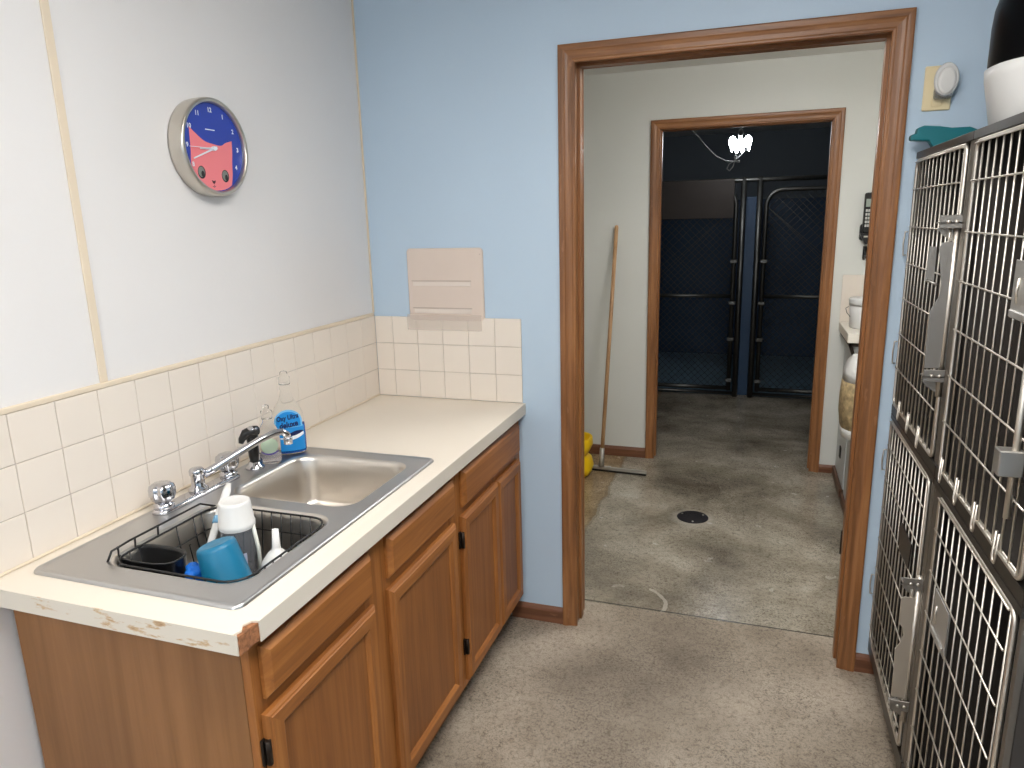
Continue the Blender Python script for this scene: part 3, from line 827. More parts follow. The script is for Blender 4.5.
# ------------------------------------------------------------------ wall clock
CY, CZ = -.856, 1.812
ck = thing('wall_clock', 'round steel wall clock with a pink cat face on a blue dial', 'clock', (0, CY, CZ))
def cd(u, v, x): return (x, CY+u, CZ+v)
MX = Matrix(((0, 0, 1), (1, 0, 0), (0, 1, 0)))
m = MB(); m.lathe([(.119, .001), (.126, .003), (.1275, .012), (.1275, .043), (.126, .049), (.1235, .0505), (.1175, .0505), (.1155, .048), (.1150, .036)], (0, CY, CZ), 72, MX, cap1=False); m.build('case', clock_steel, ck)
m = MB(); m.lathe([(.1155, .030), (.1155, .0365)], (0, CY, CZ), 64, MX); m.build('dial', clock_blue, ck)
def spl(pts, k=6):
    out = []; n = len(pts)
    for i in range(n):
        p0, p1, p2, p3 = [Vector(pts[(i+j-1) % n]) for j in range(4)]
        for s in range(k):
            t = s/k
            out.append(tuple(.5*((2*p1)+(-p0+p2)*t+(2*p0-5*p1+4*p2-p3)*t*t+(-p0+3*p1-3*p2+p3)*t**3)))
    return out
def cardinal_open(pts, k=6):
    out = []
    for i in range(len(pts)-1):
        p0 = Vector(pts[max(i-1, 0)]); p1 = Vector(pts[i]); p2 = Vector(pts[i+1]); p3 = Vector(pts[min(i+2, len(pts)-1)])
        for s in range(k):
            t = s/k
            out.append(tuple(.5*((2*p1)+(-p0+p2)*t+(2*p0-5*p1+4*p2-p3)*t*t+(-p0+3*p1-3*p2+p3)*t**3)))
    out.append(tuple(pts[-1])); return out
top = [(-.083, .046), (-.066, .034), (-.034, .015), (0, .009), (.030, .007), (.050, .016), (.075, .023)]
right = [(.075, .023), (.073, -.005), (.068, -.035), (.065, -.066), (.058, -.094)]
bot = [(.1125*math.cos(a), .1125*math.sin(a)) for a in [math.radians(v) for v in range(-60, -141, -8)]]
left = [bot[-1], (-.0905, -.050), (-.086, -.010), (-.083, .046)]
poly = cardinal_open(top)[:-1]+cardinal_open(right)[:-1]+bot+cardinal_open(left)[1:-1]
m = MB(); m.prism(poly, lambda u, v: cd(u, v, .0366), lambda u, v: cd(u, v, .0374)); m.build('cat_face', cat_pink, ck)
def disc(m, u, v, a, b, x0, x1, n=24, rot=0):
    pl = [(u+a*math.cos(t)*math.cos(rot)-b*math.sin(t)*math.sin(rot), v+a*math.cos(t)*math.sin(rot)+b*math.sin(t)*math.cos(rot)) for t in (2*PI*k/n for k in range(n))]
    m.prism(pl, lambda p, q: cd(p, q, x0), lambda p, q: cd(p, q, x1))
for u, v in ((-.056, -.067), (.034, -.073)):
    m = MB(); disc(m, u, v, .014, .0165, .0374, .0379); e_ = m.build('cat_eye', cat_dark, ck)
    m = MB(); disc(m, u-.001, v+.001, .0115, .0135, .0379, .0381); m.build('iris', cat_eye, e_)
    m = MB(); disc(m, u+.003, v-.004, .0055, .008, .0381, .0384); m.build('pupil', cat_dark, e_)
m = MB(); m.prism([(-.021, -.086), (-.014, -.088), (-.007, -.086), (-.009, -.092), (-.014, -.096), (-.019, -.092)], lambda p, q: cd(p, q, .0374), lambda p, q: cd(p, q, .0381)); m.build('cat_nose', cat_nose, ck)
m = MB(); m.tube([cd(-.020, -.102, .0377), cd(-.0145, -.104, .0377), cd(-.014, -.098, .0377), cd(-.0145, -.104, .0377), cd(-.009, -.102, .0377)], .0008, 5); m.build('cat_mouth', cat_nose, ck)
for h in (8, 9, 10, 11, 12, 1, 2, 3, 4):
    m = MB(); a = PI/2-2*PI*h/12; R = .096
    u, v = R*math.cos(a), R*math.sin(a)
    add_text(m, str(h), .0165, lambda x, y, u=u, v=v: cd(u+x, v+y, .0378 if h == 8 else .0369))
    m.build('numeral', print_white, ck)
m = MB(); m.prism([(-.024, .0440), (.012, .0440), (.012, .0465), (-.024, .0465)], lambda p, q: cd(p, q, .0366), lambda p, q: cd(p, q, .0369)); m.build('printed_line', print_white, ck)
def hand(m, p, w, x):
    p = Vector(p); o = Vector((-.003, -.003)); d = (p-o).normalized(); nn = Vector((-d.y, d.x)); b = o-d*.012
    m.prism([tuple(b-nn*w), tuple(p-nn*w*.7), tuple(p+nn*w*.7), tuple(b+nn*w)], lambda u, v: cd(u, v, x), lambda u, v: cd(u, v, x+.001))
m = MB(); hand(m, (-.055, -.006), .0030, .0400); m.build('hour_hand', print_white, ck)
m = MB(); hand(m, (-.083, -.033), .0024, .0415); m.build('minute_hand', print_white, ck)
m = MB(); hand(m, (-.096, -.004), .0008, .0432); disc(m, -.003, -.003, .006, .006, .037, .0448); m.build('second_hand', print_white, ck)

# ------------------------------------------------------------------ beige plate on the blue wall
wp = thing('wall_plate', 'beige plastic plate with two slots on the blue wall above the tiles', 'wall plate', (.325, 0, 1.24))
m = MB(); pl = rr(.166, .480, 1.226, 1.503, .016)
m.loft([[(x, -.0005, z) for x, z in pl], [(x, -.006, z) for x, z in pl], [(.323+(x-.323)*.975, -.010, 1.3645+(z-1.3645)*.975) for x, z in pl]], True, True, False)
m.build('plate_body', plate_beige, wp)
for z0 in (1.360, 1.256):
    m = MB(); m.box(.190, .430, -.0125, -.0100, z0, z0+.017, .001, 1); s_ = m.build('slot_strip', plate_mark, wp)
    m = MB(); m.box(.184, .432, -.0118, -.0100, z0+.018, z0+.0215); m.build('slot_edge', plate_line, s_)
m = MB(); m.box(.468, .472, -.0112, -.01, 1.477, 1.481); m.build('screw', plate_line, wp)
m = MB(); m.box(.157, .470, -.0150, -.0120, 1.190, 1.250, .001, 1); m.build('clear_lip', clear_sheet, wp)

# ------------------------------------------------------------------ outlet with plug-in
op = thing('outlet_plate', 'ivory outlet plate on the blue wall right of the doorway', 'outlet', (1.925, 0, 1.945))
m = MB(); q = rr(1.888, 1.962, 1.884, 2.008, .004, 3)
m.loft([[(x, -.0005, z) for x, z in q], [(x, -.004, z) for x, z in q], [(1.925+(x-1.925)*.93, -.0065, 1.946+(z-1.946)*.96) for x, z in q]], True, True, False); m.build('plate', ivory_plastic, op)
m = MB(); m.box(1.911, 1.939, -.008, -.0065, 1.895, 1.925, .002, 1); m.build('socket', ivory_plastic, op)
pg = thing('plug_in_night_light', 'white oval plug in night light on the ivory outlet', 'night light', (1.935, -.008, 1.96))
m = MB()
ov = lambda a, b, y, dz=0: [(1.938+a*math.cos(t), y, 1.963+dz+b*math.sin(t)) for t in (2*PI*k/36 for k in range(36))]
m.loft([ov(.027, .040, -.03), ov(.0315, .0455, -.036), ov(.0315, .0455, -.044), ov(.028, .042, -.049)]); m.build('shell', offwhite_plastic, pg)
m = MB(); m.loft([ov(.024, .037, -.049, -.004), ov(.023, .036, -.0515, -.004), ov(.017, .029, -.0535, -.004)]); m.build('face_disc', white_plastic, pg)
m = MB(); m.box(1.913, 1.958, -.046, -.0085, 1.913, 1.945, .006); m.build('clear_base', smoky_plastic, pg)

# ------------------------------------------------------------------ cages
XCG = 1.888
def bars(m, y0, y1, z0, z1, sp=.0455, hs=.109, r=.0021, ztop=None):
    n = max(2, round((y1-y0)/sp))
    for i in range(n+1):
        y = y0+(y1-y0)*i/n
        m.tube([(XCG-.002, y, z0), (XCG-.002, y, z1)], r, 6)
    z = z1
    k = 0
    while z > z0+.02:
        m.tube([(XCG-.006, y0, z), (XCG-.006, y1, z)], r, 6); z -= hs if k else .078
        k += 1
    m.tube([(XCG+.002, y0, z0), (XCG+.002, y1, z0)], r, 6)
def cage(label, y0, y1, z0, z1, door_y, door_z, rod_side):
    """y0 near end, y1 wall end"""
    c = thing('animal_cage', label, 'cage', (2.18, (y0+y1)/2, z0), 'steel wire cages stacked in two rows')
    t = .012
    m = MB()
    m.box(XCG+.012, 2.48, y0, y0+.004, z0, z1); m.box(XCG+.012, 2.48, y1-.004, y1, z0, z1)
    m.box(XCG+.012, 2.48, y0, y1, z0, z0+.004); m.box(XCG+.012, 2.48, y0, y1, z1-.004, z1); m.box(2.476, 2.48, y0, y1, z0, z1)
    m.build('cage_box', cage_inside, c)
    m = MB()
    tz, bz = z1-door_z[1]-.004, door_z[0]-z0-.004
    m.box(XCG-.004, XCG+.014, y0, y1, z1-max(tz-.006, .014), z1, .001, 1); m.build('face_rail', cage_rail, c)
    m = MB(); m.box(XCG-.004, XCG+.014, y0, y1, z0, z0+max(bz-.004, .014), .001, 1); m.build('face_rail', cage_rail, c)
    m = MB(); m.box(XCG+.001, XCG+.014, y0, door_y[0]-.012, z0+.012, z1-.012, .001, 1); m.build('face_post', cage_post, c)
    m = MB(); m.box(XCG+.001, XCG+.014, door_y[1]+.006, y1, z0+.012, z1-.012, .001, 1); m.build('face_post', cage_post, c)
    m = MB(); bars(m, door_y[0]+.018, door_y[1], door_z[0], door_z[1])
    dd = m.build('door', cage_wire, c)
    m = MB(); R = .022
    ya, yb = (door_y[0], door_y[1])
    def arc(cy, cz, a0, a1): return [(XCG-.001, cy+R*math.cos(math.radians(a0+(a1-a0)*i/5)), cz+R*math.sin(math.radians(a0+(a1-a0)*i/5))) for i in range(6)]
    path = arc(yb-R, door_z[1]-R+.004, 0, 90)+arc(ya+R, door_z[1]-R+.004, 90, 180)+arc(ya+R, door_z[0]+R-.004, 180, 270)+arc(yb-R, door_z[0]+R-.004, 270, 360)
    m.tube(path, .0048, 8, closed=True); m.build('door_rod', cage_wire, dd)
    return c, dd
def hinge_loops(dd, y, zs):
    for z in zs:
        m = MB(); m.tube([(XCG-.006, y+.012, z-.035), (XCG-.014, y+.012, z-.035), (XCG-.016, y+.012, z), (XCG-.014, y+.012, z+.035), (XCG-.006, y+.012, z+.035)], .0024, 6)
        m.build('hinge', cage_wire, dd)
def bottom_hooks(dd, ys, z):
    for y in ys:
        m = MB(); m.tube([(XCG-.004, y-.008, z+.03), (XCG-.006, y-.008, z-.018), (XCG-.006, y-.004, z-.028), (XCG-.006, y+.004, z-.028), (XCG-.006, y+.008, z-.018), (XCG-.004, y+.008, z+.03)], .0028, 6)
        m.build('hook', cage_wire, dd)
def latch(dd, y, dx, dz, poly, mat, small=None):
    """a squeeze latch: a bent plate standing out from the door between two brackets"""
    la = MB(); la.prism([(x+dx, z+dz) for x, z in poly], lambda u, v: (u, y-.0015, v), lambda u, v: (u, y+.0015, v)); zs = [z+dz for x, z in poly]
    lt = la.build('latch', mat, dd, bevel=.0008)
    z0, z1 = min(zs), max(zs)
    m = MB(); m.tube([(XCG-.004, y+.004, z0-.07), (XCG-.004, y+.004, z1+.06)], .0075, 10); m.build('latch_rod', cage_wire, lt)
    m = MB(); m.tube([(XCG-.018, y+.0035, z1-.02), (XCG-.018, y+.0035, z1+.03)], .0035, 8); m.build('spring_rod', cage_wire, lt)
    m = MB(); m.tube([(XCG-.018, y+.0035, z0-.03), (XCG-.018, y+.0035, z0+.02)], .0035, 8); m.build('spring_rod', cage_wire, lt)
    for zz, s_ in ((z1+.042, 1), (z0-.018, -1)):
        m = MB()
        m.box(XCG-.044, XCG+.004, y-.012, y-.009, zz-.013, zz+.017, .0008, 1)
        m.box(XCG-.044, XCG+.004, y-.012, y+.022, zz-.002, zz+.001)
        m.prism([(XCG-.044, zz-.012), (XCG+.002, zz-.012), (XCG-.006, zz-.045), (XCG-.03, zz-.03)], lambda u, v: (u, y+.008, v), lambda u, v: (u, y+.0105, v))
        bk = m.build('latch_bracket', cage_plate, lt)
        for xx in (XCG-.026, XCG-.010):
            m = MB(); m.sphere((xx, y-.0135, zz+.002), .0042, 1, .6, 1, 12); m.build('rivet', cage_wire, lt)
    return lt
def card_holder(dd, y0, y1, z0, z1):
    m = MB()
    m.prism([(y0+.012, z0), (y1, z0+.012), (y1, z1), (y0+.01, z1)], lambda u, v: (XCG-.010, u, v), lambda u, v: (XCG-.007, u, v))
    ch = m.build('card_holder', card_steel, dd, bevel=.0008)
    m = MB(); m.box(XCG-.016, XCG-.010, y0+.02, y1-.012, z0+.008, z0+.022, .002, 1); m.build('card_lip', card_steel, ch)
    m = MB(); m.tube([(XCG-.0105, y1-.03, z1-.03), (XCG-.013, y1-.03, z1-.05), (XCG-.0105, y1-.03, z1-.075)], .0022, 6); m.build('card_clip', cage_wire, ch)
ZM = .962
UL, dUL = cage('steel wire cage in the upper row beside the blue wall', -.632, -.02, ZM+.002, 1.767, (-.583, -.03), (1.0, 1.738), 1)
UR, dUR = cage('steel wire cage in the upper row with a card holder on its door', -1.262, -.636, ZM+.002, 1.767, (-1.235, -.665), (1.0, 1.738), 1)
LLc, dLL = cage('steel wire cage in the lower row beside the blue wall', -.632, -.02, .10, ZM, (-.583, -.03), (.155, .935), 1)
LR, dLR = cage('steel wire cage in the lower row with a small plate on its door', -1.262, -.636, .10, ZM, (-1.235, -.700), (.155, .935), 1)
polyU = [(1.852, 1.514), (1.858, 1.524), (1.869, 1.528), (1.884, 1.525), (1.892, 1.514), (1.894, 1.411), (1.893, 1.226), (1.848, 1.224), (1.847, 1.363), (1.863, 1.399), (1.865, 1.428)]
latch(dUL, -.588, -.002, 0, polyU, cage_plate)
m = MB(); m.prism([(1.836, 1.515), (1.852, 1.514), (1.853, 1.434), (1.834, 1.434)], lambda u, v: (u, -.560, v), lambda u, v: (u, -.557, v)); m.tube([(1.836, -.562, 1.434), (1.848, -.568, 1.43), (1.858, -.575, 1.425)], .003, 6); m.build('trigger_plate', cage_plate, dUL)
polyL = [(1.864, .631), (1.870, .636), (1.905, .636), (1.910, .630), (1.910, .50), (1.909, .341), (1.867, .338), (1.862, .484), (1.872, .503), (1.878, .525), (1.875, .545), (1.865, .560)]
latch(dLL, -.612, -.018, -.012, polyL, cage_handle)
hinge_loops(dUL, -.03, (1.50, 1.16)); hinge_loops(dLL, -.03, (.80, .35))
bottom_hooks(dUL, (-.28, -.42, -.14), 1.0); bottom_hooks(dUR, (-.83, -.97, -.69, -1.11), 1.0)
card_holder(dUR, -1.16, -1.035, 1.405, 1.512); card_holder(dLR, -.915, -.785, .635, .745)
m = MB(); m.prism([(-.50, .72), (-.36, .725), (-.335, .70), (-.36, .64), (-.49, .645)], lambda u, v: (XCG-.009, u, v), lambda u, v: (XCG-.006, u, v)); m.build('door_plate', cage_rail, dLL)
# latch of the upper right cage
m = MB(); m.box(XCG-.045, XCG-.008, -1.20, -1.17, 1.165, 1.21, .002, 1); m.build('latch', cage_plate, dUR)
m = MB(); m.tube([(XCG-.02, -1.19, 1.09), (XCG-.02, -1.19, 1.42)], .006, 8); m.build('latch_rod', cage_wire, dUR)
# legs under the lower cages
for c, ya, yb in ((LLc, -.632, -.02), (LR, -1.262, -.636)):
    for x in (XCG+.05, 2.42):
        for y in (ya+.05, yb-.05):
            m = MB(); m.lathe([(.020, 0), (.020, .012), (.012, .016), (.012, .1)], (x, y, 0), 14); m.build('foot', cage_rail, c)

# on top of the cages
ap = thing('tabletop_appliance', 'black and white rounded appliance standing on top of the cages', 'appliance', (2.13, -.42, 1.767))
def se(a, b, z, cx=2.115, cy=-.42, e=.88, n=48): return [(cx+a*math.copysign(abs(math.cos(t))**e, math.cos(t)), cy+b*math.copysign(abs(math.sin(t))**e, math.sin(t)), z) for t in (2*PI*k/n for k in range(n))]
m = MB(); m.loft([se(.135, .135, 1.768), se(.142, .142, 1.774), se(.166, .166, 1.90), se(.168, .168, 1.925), se(.160, .160, 1.928)]); m.build('white_base', offwhite_plastic, ap)
m = MB(); m.loft([se(.160, .160, 1.926), se(.163, .163, 1.935), se(.163, .163, 2.02), se(.160, .160, 2.06), se(.148, .148, 2.105), se(.125, .125, 2.14), se(.09, .09, 2.16), se(.02, .02, 2.168)]); m.build('black_hood', gloss_black, ap)
tl = thing('teal_tool', 'teal plastic tool lying on the cage top by the blue wall', 'tool', (1.95, -.075, 1.767))
m = MB()
m.prism([(1.852, 1.797), (1.872, 1.795), (1.90, 1.793), (1.915, 1.770), (2.06, 1.769), (2.06, 1.80), (2.0, 1.826), (1.955, 1.826), (1.925, 1.832), (1.885, 1.836), (1.868, 1.830), (1.866, 1.815), (1.852, 1.812)], lambda u, v: (u, -.092, v), lambda u, v: (u, -.058, v))
m.build('tool_body', green_teal, tl, bevel=.004)

# ------------------------------------------------------------------ hall
sq = thing('floor_squeegee', 'floor squeegee with a long wooden pole leaning on the hall wall', 'squeegee', (.56, 1.80, 0))
m = MB(); m.tube([(.562, 1.802, .085), (.590, 2.106, 1.54)], [.0125, .0125], 14); m.tube([(.590, 2.1055, 1.538), (.5905, 2.1075, 1.548)], [.0125, .008], 14); m.build('pole', pole_wood, sq)
m = MB(); m.tube([(.560, 1.790, .03), (.5615, 1.800, .075), (.563, 1.81, .15)], [.02, .016, .0155], 14)
m.box(.505, .625, 1.775, 1.803, .018, .035, .004); m.build('socket', alu, sq)
m = MB(); m.loft([[(x, 1.793+(x-.56)*-.06+dy, z) for dy, z in ((-.012, .014), (.012, .014), (.010, .030), (-.010, .030))] for x in (.30, .855)], True, True, False); m.build('bar', alu, sq)
m = MB(); m.loft([[(x, 1.793+(x-.56)*-.06+dy, z) for dy, z in ((-.010, .0005), (.010, .0005), (.012, .014), (-.012, .014))] for x in (.302, .853)], True, True, False); m.build('rubber_blade', rubber, sq)

yb = thing('mop_bucket', 'yellow plastic mop bucket behind the left door casing', 'bucket', (.33, 1.78, 0))
m = MB(); bx = lambda w, d, z: [(x, y, z) for x, y in rr(.362-w, .362+w, 1.69-d, 1.69+d, min(w, d)*.7, 6)]
m.loft([bx(.125, .09, .002), bx(.150, .105, .02), bx(.163, .115, .06), bx(.150, .105, .115), bx(.125, .09, .135), bx(.115, .08, .14), bx(.12, .085, .10), bx(.11, .08, .02)]); m.build('bucket_body', yellow_plastic, yb)
m = MB(); m.loft([bx(.115, .08, .138), bx(.140, .098, .16), bx(.158, .11, .20), bx(.155, .108, .245), bx(.148, .10, .255), bx(.140, .095, .245), bx(.138, .095, .19), bx(.10, .07, .15)]); m.build('wringer', yellow_plastic, yb)
m = MB(); m.tube([(.20, 1.69, .24), (.22, 1.69, .42), (.335, 1.69, .5), (.45, 1.69, .42), (.47, 1.69, .24)], .006, 8)
m.bm.free(); 

fd = thing('floor_drain', 'round dark cast drain cover in the hall floor', 'drain', (1.187, 1.20, 0))
m = MB(); m.lathe([(.083, .0005), (.082, .003), (.076, .004), (.002, .004)], (1.187, 1.20, 0), 40); m.build('cover', drain_iron, fd)
for a in (0, 2.1, 4.2):
    m = MB(); m.lathe([(.006, .004), (.005, .006), (.001, .0062)], (1.187+.064*math.cos(a+.6), 1.20+.064*math.sin(a+.6), 0), 10); m.build('screw', drain_steel, fd)
m = MB()
for rr_ in (.025, .045):
    for k in range(int(rr_*300)): 
        a = 2*PI*k/int(rr_*300); m.lathe([(.004, .0041), (.003, .0043)], (1.187+rr_*math.cos(a), 1.20+rr_*math.sin(a), 0), 8)
m.build('drain_hole', dark_slot, fd)

ph = thing('wall_phone', 'black and silver cordless phone in its wall cradle', 'phone', (2.04, D, 1.45))
m = MB(); q = rr(2.013, 2.065, 1.475, 1.70, .012, 4)
m.loft([[(x, D-.030, z) for x, z in q], [(x, D-.055, z) for x, z in q], [(2.039+(x-2.039)*.85, D-.062, 1.5875+(z-1.5875)*.95) for x, z in q]], True, True, False); hs = m.build('handset', black_plastic, ph)
m = MB(); m.box(2.02, 2.058, D-.064, D-.062, 1.622, 1.665, .0008, 1); m.build('screen', screen_grey, hs)
m = MB()
for r in range(5):
    for c_ in range(3): m.box(2.021+c_*.013, 2.031+c_*.013, D-.0645, D-.062, 1.51+r*.021, 1.524+r*.021)
m.build('keypad', key_grey, hs)
m = MB(); q = rr(2.003, 2.10, 1.43, 1.53, .02, 4)
m.loft([[(x, D-.001, z) for x, z in q], [(x, D-.028, z) for x, z in q]], True, True, False)
m.prism([(2.0, 1.475), (2.1, 1.475), (2.09, 1.432), (2.03, 1.41)], lambda u, v: (u, D-.028, v), lambda u, v: (u, D-.075, v)); m.build('cradle', black_plastic, ph, bevel=.004)
m = MB(); m.box(2.02, 2.08, D-.0775, D-.075, 1.452, 1.461, .001, 1); m.build('silver_trim', cage_wire, ph)
hk = thing('wall_hook', 'small dark hook on the hall wall below the phone', 'hook', (2.045, D, 1.35))
m = MB(); m.box(2.03, 2.07, D-.008, D-.0005, 1.33, 1.40, .002, 1); m.build('hook_plate', black_plastic, hk)
m = MB(); m.tube([(2.045, D-.006, 1.38), (2.042, D-.035, 1.36), (2.038, D-.045, 1.335), (2.032, D-.04, 1.325)], .007, 8); m.build('hook_arm', black_plastic, hk)

# hall counter along the right and what stands around it
hc = thing('hall_counter', 'short white hall counter with a dark metal frame', 'counter', (2.27, 1.88, 0))
m = MB(); m.box(1.934, 2.595, 1.655, D-.002, .905, .956, .003, 1); m.build('counter_top', counter_white, hc)
m = MB(); m.box(1.945, 1.96, 1.665, D-.02, .885, .904); m.box(1.945, 2.59, 1.665, 1.68, .885, .904)
m.build('frame', hinge_iron, hc)
m = MB(); m.box(2.56, 2.578, 1.665, 1.683, 0, .886); m.build('leg', hinge_iron, hc)
m = MB(); m.prism([(1.945, .886), (1.963, .886), (2.02, .72), (2.002, .72)], lambda u, v: (u, 1.668, v), lambda u, v: (u, 1.68, v)); m.build('bracket', hinge_iron, hc)
ts = MB(); ts.box(1.935, 2.59, D-.007, D-.001, .957, 1.235, .0015, 1)
for i in range(1, 6): pass
struct(ts, 'trim_7', tile)
hb = thing('hall_cabinet', 'pale grey hall cabinet under the white counter', 'cabinet', (2.27, 1.75, 0))
m = MB(); m.box(1.975, 2.59, 1.70, D-.016, .05, .88, .002, 1); m.build('cabinet_body', cabinet_grey, hb)
m = MB(); m.box(1.969, 1.9745, 1.872, 1.921, .18, .245); m.build('vent_slot', dark_slot, hb)
m = MB(); m.box(1.960, 1.974, 1.70, D-.016, 0, .052, .002, 1); m.build('toe_board', base_wood_y, hb)
lb_ = thing('low_chest', 'pale grey low chest under the speckled sack', 'chest', (2.27, 1.3, 0))
m = MB(); m.box(1.975, 2.59, .95, 1.65, .0, .415, .004, 1); m.build('chest_body', cabinet_grey, lb_)
m = MB(); m.box(1.969, 2.592, .945, 1.652, .4155, .432, .003, 1); m.build('chest_lid', cabinet_grey, lb_)
m = MB(); m.box(1.960, 1.974, .95, 1.65, 0, .052, .002, 1); m.build('toe_board', base_wood_y, lb_)
sc_ = thing('pet_food_sack', 'plump sack with white top and speckled tan middle beyond the right casing', 'sack', (2.15, 1.46, .433))
def sk_(w, d, z, cx=2.13): return [(x, y, z) for x, y in rr(cx-w, cx+w, 1.46-d, 1.46+d, min(w, d)*.75, 6)]
m = MB(); m.loft([sk_(.17, .10, .4335), sk_(.215, .135, .45), sk_(.222, .14, .48), sk_(.222, .14, .50)], True, True); m.build('white_bottom', white_plastic, sc_)
m = MB(); m.loft([sk_(.222, .14, .50), sk_(.232, .15, .58), sk_(.232, .15, .67), sk_(.226, .145, .75)], True, True); m.build('speckled_band', sack_mid, sc_)
m = MB(); m.loft([sk_(.226, .145, .75), sk_(.222, .14, .80), sk_(.208, .11, .845), sk_(.19, .05, .87), sk_(.185, .012, .882)], True, True); m.build('white_top', white_plastic, sc_)
bk = thing('white_pail', 'white lidded pail with a wire bail on the hall counter', 'pail', (2.05, 1.9, .957))
m = MB(); m.lathe([(.085, .957), (.090, .962), (.097, 1.09)], (2.055, 1.90, 0), 32); m.build('pail_body', white_plastic, bk)
m = MB(); m.lathe([(.100, 1.085), (.102, 1.10), (.102, 1.118), (.098, 1.124), (.002, 1.124)], (2.055, 1.90, 0), 32); m.build('lid', offwhite_plastic, bk)
m = MB(); m.tube([(1.955, 1.90, 1.075)]+[(2.055-.115*math.cos(a)*1.0, 1.90-.03*math.sin(a*1), 1.065-.075*math.sin(a)) for a in [PI*i/10 for i in range(11)]]+[(2.155, 1.90, 1.075)], .0022, 6); m.build('bail', galv, bk)

# ------------------------------------------------------------------ kennel gates
YG = 4.0
ga = {}
def chain_gate(label, x0, x1, z0, z1, round_left, round_right, latch_x):
    g = thing('chain_link_gate', label, 'gate', ((x0+x1)/2, YG, z0), 'chain link kennel gates')
    m = MB(); r = .019; R = .13
    path = [(x0, YG, z0)]
    path += [(x0, YG, z1-R)]+[(x0+R-R*math.cos(a), YG, z1-R+R*math.sin(a)) for a in [PI/2*i/6 for i in range(1, 6)]]
    path += [(x0+R, YG, z1), (x1-R, YG, z1)]
    path += [(x1-R+R*math.sin(a), YG, z1-R+R*math.cos(a)) for a in [PI/2*i/6 for i in range(1, 7)]]
    path += [(x1, YG, z0)]
    m.tube(path, r, 12)
    m.tube([(x0, YG, z0+.02), (x1, YG, z0+.02)], r, 12)
    m.build('gate_frame', galv, g)
    m = MB(); m.tube([(x0, YG, .90), (x1, YG, .90)], .016, 12); m.build('mid_rail', galv, g)
    m = MB(); sp = .058; w = x1-x0; h = z1-z0
    def seg(a, b):
        d = Vector(b)-Vector(a)
        if d.length < .03: return
        m.tube([a, b], .0019, 4)
    for sgn in (1, -1):
        k = -int(h/sp)-1
        while k*sp < w:
            # line x = x0 + k*sp + t, z = z0 + t
            t0 = max(0, -k*sp); t1 = min(h, w-k*sp)
            if t1 > t0:
                a = x0+k*sp+t0; b = x0+k*sp+t1
                if sgn < 0: a, b = x0+x1-a, x0+x1-b
                # stay under the rounded corners
                def clip(x, z):
                    zm = z1
                    if x < x0+R: zm = z1-R+math.sqrt(max(0, R*R-(x0+R-x)**2))
                    if x > x1-R: zm = z1-R+math.sqrt(max(0, R*R-(x-x1+R)**2))
                    return min(z, zm)
                seg((a, YG+.004*sgn, z0+t0), (b, YG+.004*sgn, clip(b, z0+t1)))
            k += 1
    mesh = m.build('chain_link', galv, g)
    for z in (.52, .84, 1.20, .15):
        m = MB(); m.box(latch_x-.028, latch_x+.028, YG-.026, YG+.026, z-.015, z+.015, .003, 1); m.build('clamp', galv, g)
    return g
chain_gate('chain link kennel gate with a brown board across its top', .32, 1.262, .055, 1.80, 1, 1, 1.262)
chain_gate('chain link kennel gate beside the right casing with clear mesh to its rounded top', 1.505, 2.42, .055, 1.79, 1, 1, 1.505)
fr = thing('kennel_fence_frame', 'galvanised pipe frame the two kennel gates hang on', 'fence frame', (1.39, YG+.03, 0))
for x in (1.318, 1.448, -.30, 3.0):
    m = MB(); m.tube([(x, YG, 0), (x, YG, 1.90)], .024, 14); m.build('post', galv, fr)
m = MB(); m.tube([(-.39, YG, 1.875), (3.09, YG, 1.875)], .019, 12); m.build('top_rail', galv, fr)
m = MB(); m.tube([(.0, YG, .03), (1.30, YG, .03)], .014, 10); m.build('sill_rail', galv, fr)
m = MB(); m.tube([(1.46, YG, .03), (3.0, YG, .03)], .014, 10); m.build('sill_rail', galv, fr)
bb = MB(); bb.box(.25, 1.245, YG-.055, YG-.045, 1.565, 1.885, .003, 1); o = bb.build('board', brown_board, None, (.75, YG-.05, 1.565))
tag(o, 'brown hardboard panel fixed across the top of the left kennel gate', 'board')

# hanging work lamp with a bat wing of glowing lobes
YLp = 3.45
lx, lz = 1.286, 2.125
lp = thing('hanging_lamp', 'bright white hanging lamp with glowing lobes in the dark kennel doorway', 'lamp', (lx, YLp, lz))
m = MB(); s_ = 1.07
for (dx, dz, a, b) in ((-.052, .012, .026, .040), (.052, .012, .026, .040), (0, .004, .018, .05)):
    m.sphere((lx+dx*s_, YLp, lz+dz*s_), 1, a*s_, .02, b*s_, 16)
for (dx, dz, rx, rz) in ((-.056, -.030, .010, .028), (-.022, -.034, .013, .036), (.018, -.034, .013, .036), (.060, -.030, .008, .028), (-.030, -.002, .03, .03), (.030, -.002, .03, .03)):
    m.sphere((lx+dx*s_, YLp, lz+dz*s_), 1, rx*s_, .016, rz*s_, 14)
go = m.build('glowing_lobes', lamp_glow, lp)
m = MB(); m.lathe([(.016, .05), (.020, .06), (.020, .085), (.012, .10), (.006, .105)], (lx, YLp, lz), 16); m.build('socket', black_plastic, lp)
m = MB(); m.tube([(lx, YLp, lz+.10), (lx, YLp, ZC)], .003, 6); m.build('suspension_wire', black_plastic, lp)
cdn = MB()
def P3(px, pz): return (lx+px, YLp-.02, lz+pz)
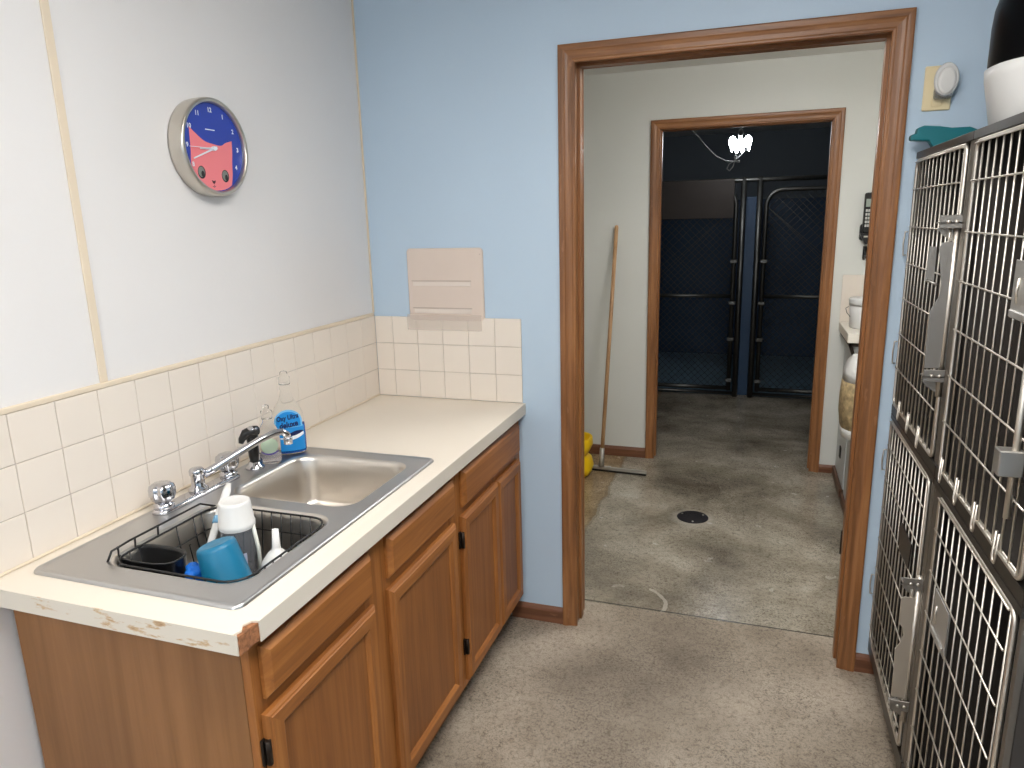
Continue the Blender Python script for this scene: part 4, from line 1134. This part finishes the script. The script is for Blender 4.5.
cdn.tube([P3(.045, -.045), P3(.02, -.08), P3(-.03, -.125), P3(-.075, -.15), P3(-.09, -.185), P3(-.07, -.20), P3(-.045, -.17), P3(-.035, -.13), P3(-.02, -.10), P3(-.03, -.085), P3(-.04, -.10), P3(-.03, -.135), P3(.0, -.14), P3(.0, -.128), P3(-.04, -.132), P3(-.10, -.125), P3(-.17, -.09), P3(-.25, -.01), P3(-.32, .075), P3(-.36, .11)], .004, 6)
cdn.build('cord', plain('grey_cord', srgb(176, 178, 180), .5), lp)

# ------------------------------------------------------------------ ceiling lights
def troffer(label, x0, x1, y0, y1, glow):
    t = thing('ceiling_light', label, 'ceiling light', ((x0+x1)/2, (y0+y1)/2, ZC-.07), 'ceiling lights')
    m = MB(); m.box(x0-.03, x1+.03, y0-.03, y1+.03, ZC-.05, ZC-.001, .004, 1); m.build('housing', white_plastic, t)
    m = MB(); m.box(x0, x1, y0, y1, ZC-.125, ZC-.0505, .012, 2); m.build('diffuser', glow, t)
    return t
troffer('long fluorescent ceiling light over the middle of the room', 1.1, 1.7, -2.3, -1.1, troffer_glow)
troffer('long fluorescent ceiling light behind the camera near the rear wall', .7, 1.3, -4.2, -3.0, troffer_glow)
troffer('dim ceiling light in the hall', 1.3, 1.9, .45, .95, hall_glow)

# ------------------------------------------------------------------ world, camera, colour
w = bpy.data.worlds.new('world'); scene.world = w; w.use_nodes = True
w.node_tree.nodes['Background'].inputs['Color'].default_value = (.02, .02, .022, 1)
cam = bpy.data.cameras.new('camera'); co = bpy.data.objects.new('camera', cam); COL.objects.link(co)
cam.sensor_width = 36; cam.lens = 24.99; cam.clip_start = .02
yaw, pitch, roll = -.33134, -.22767, -.02546
fw = Vector((math.sin(yaw)*math.cos(pitch), math.cos(yaw)*math.cos(pitch), math.sin(pitch)))
rt = Vector((math.cos(yaw), -math.sin(yaw), 0)); up = rt.cross(fw)
r2 = rt*math.cos(roll)+up*math.sin(roll); u2 = -rt*math.sin(roll)+up*math.cos(roll)
Mx = Matrix((r2, u2, -fw)).transposed().to_4x4(); Mx.translation = Vector((1.44587, -2.51461, 1.60273))
co.matrix_world = Mx
scene.camera = co
vs = scene.view_settings
scene.display_settings.display_device = 'sRGB'
vs.view_transform = 'Standard'; vs.look = 'None'; vs.exposure = .56; vs.gamma = 1; vs.use_curve_mapping = False
try:
    scene.cycles.use_denoising = True
    scene.cycles.max_bounces = 10; scene.cycles.transmission_bounces = 10; scene.cycles.transparent_max_bounces = 8
    scene.cycles.sample_clamp_indirect = 6
except Exception: pass
for o in scene.objects:
    if '_w' in o: del o['_w']
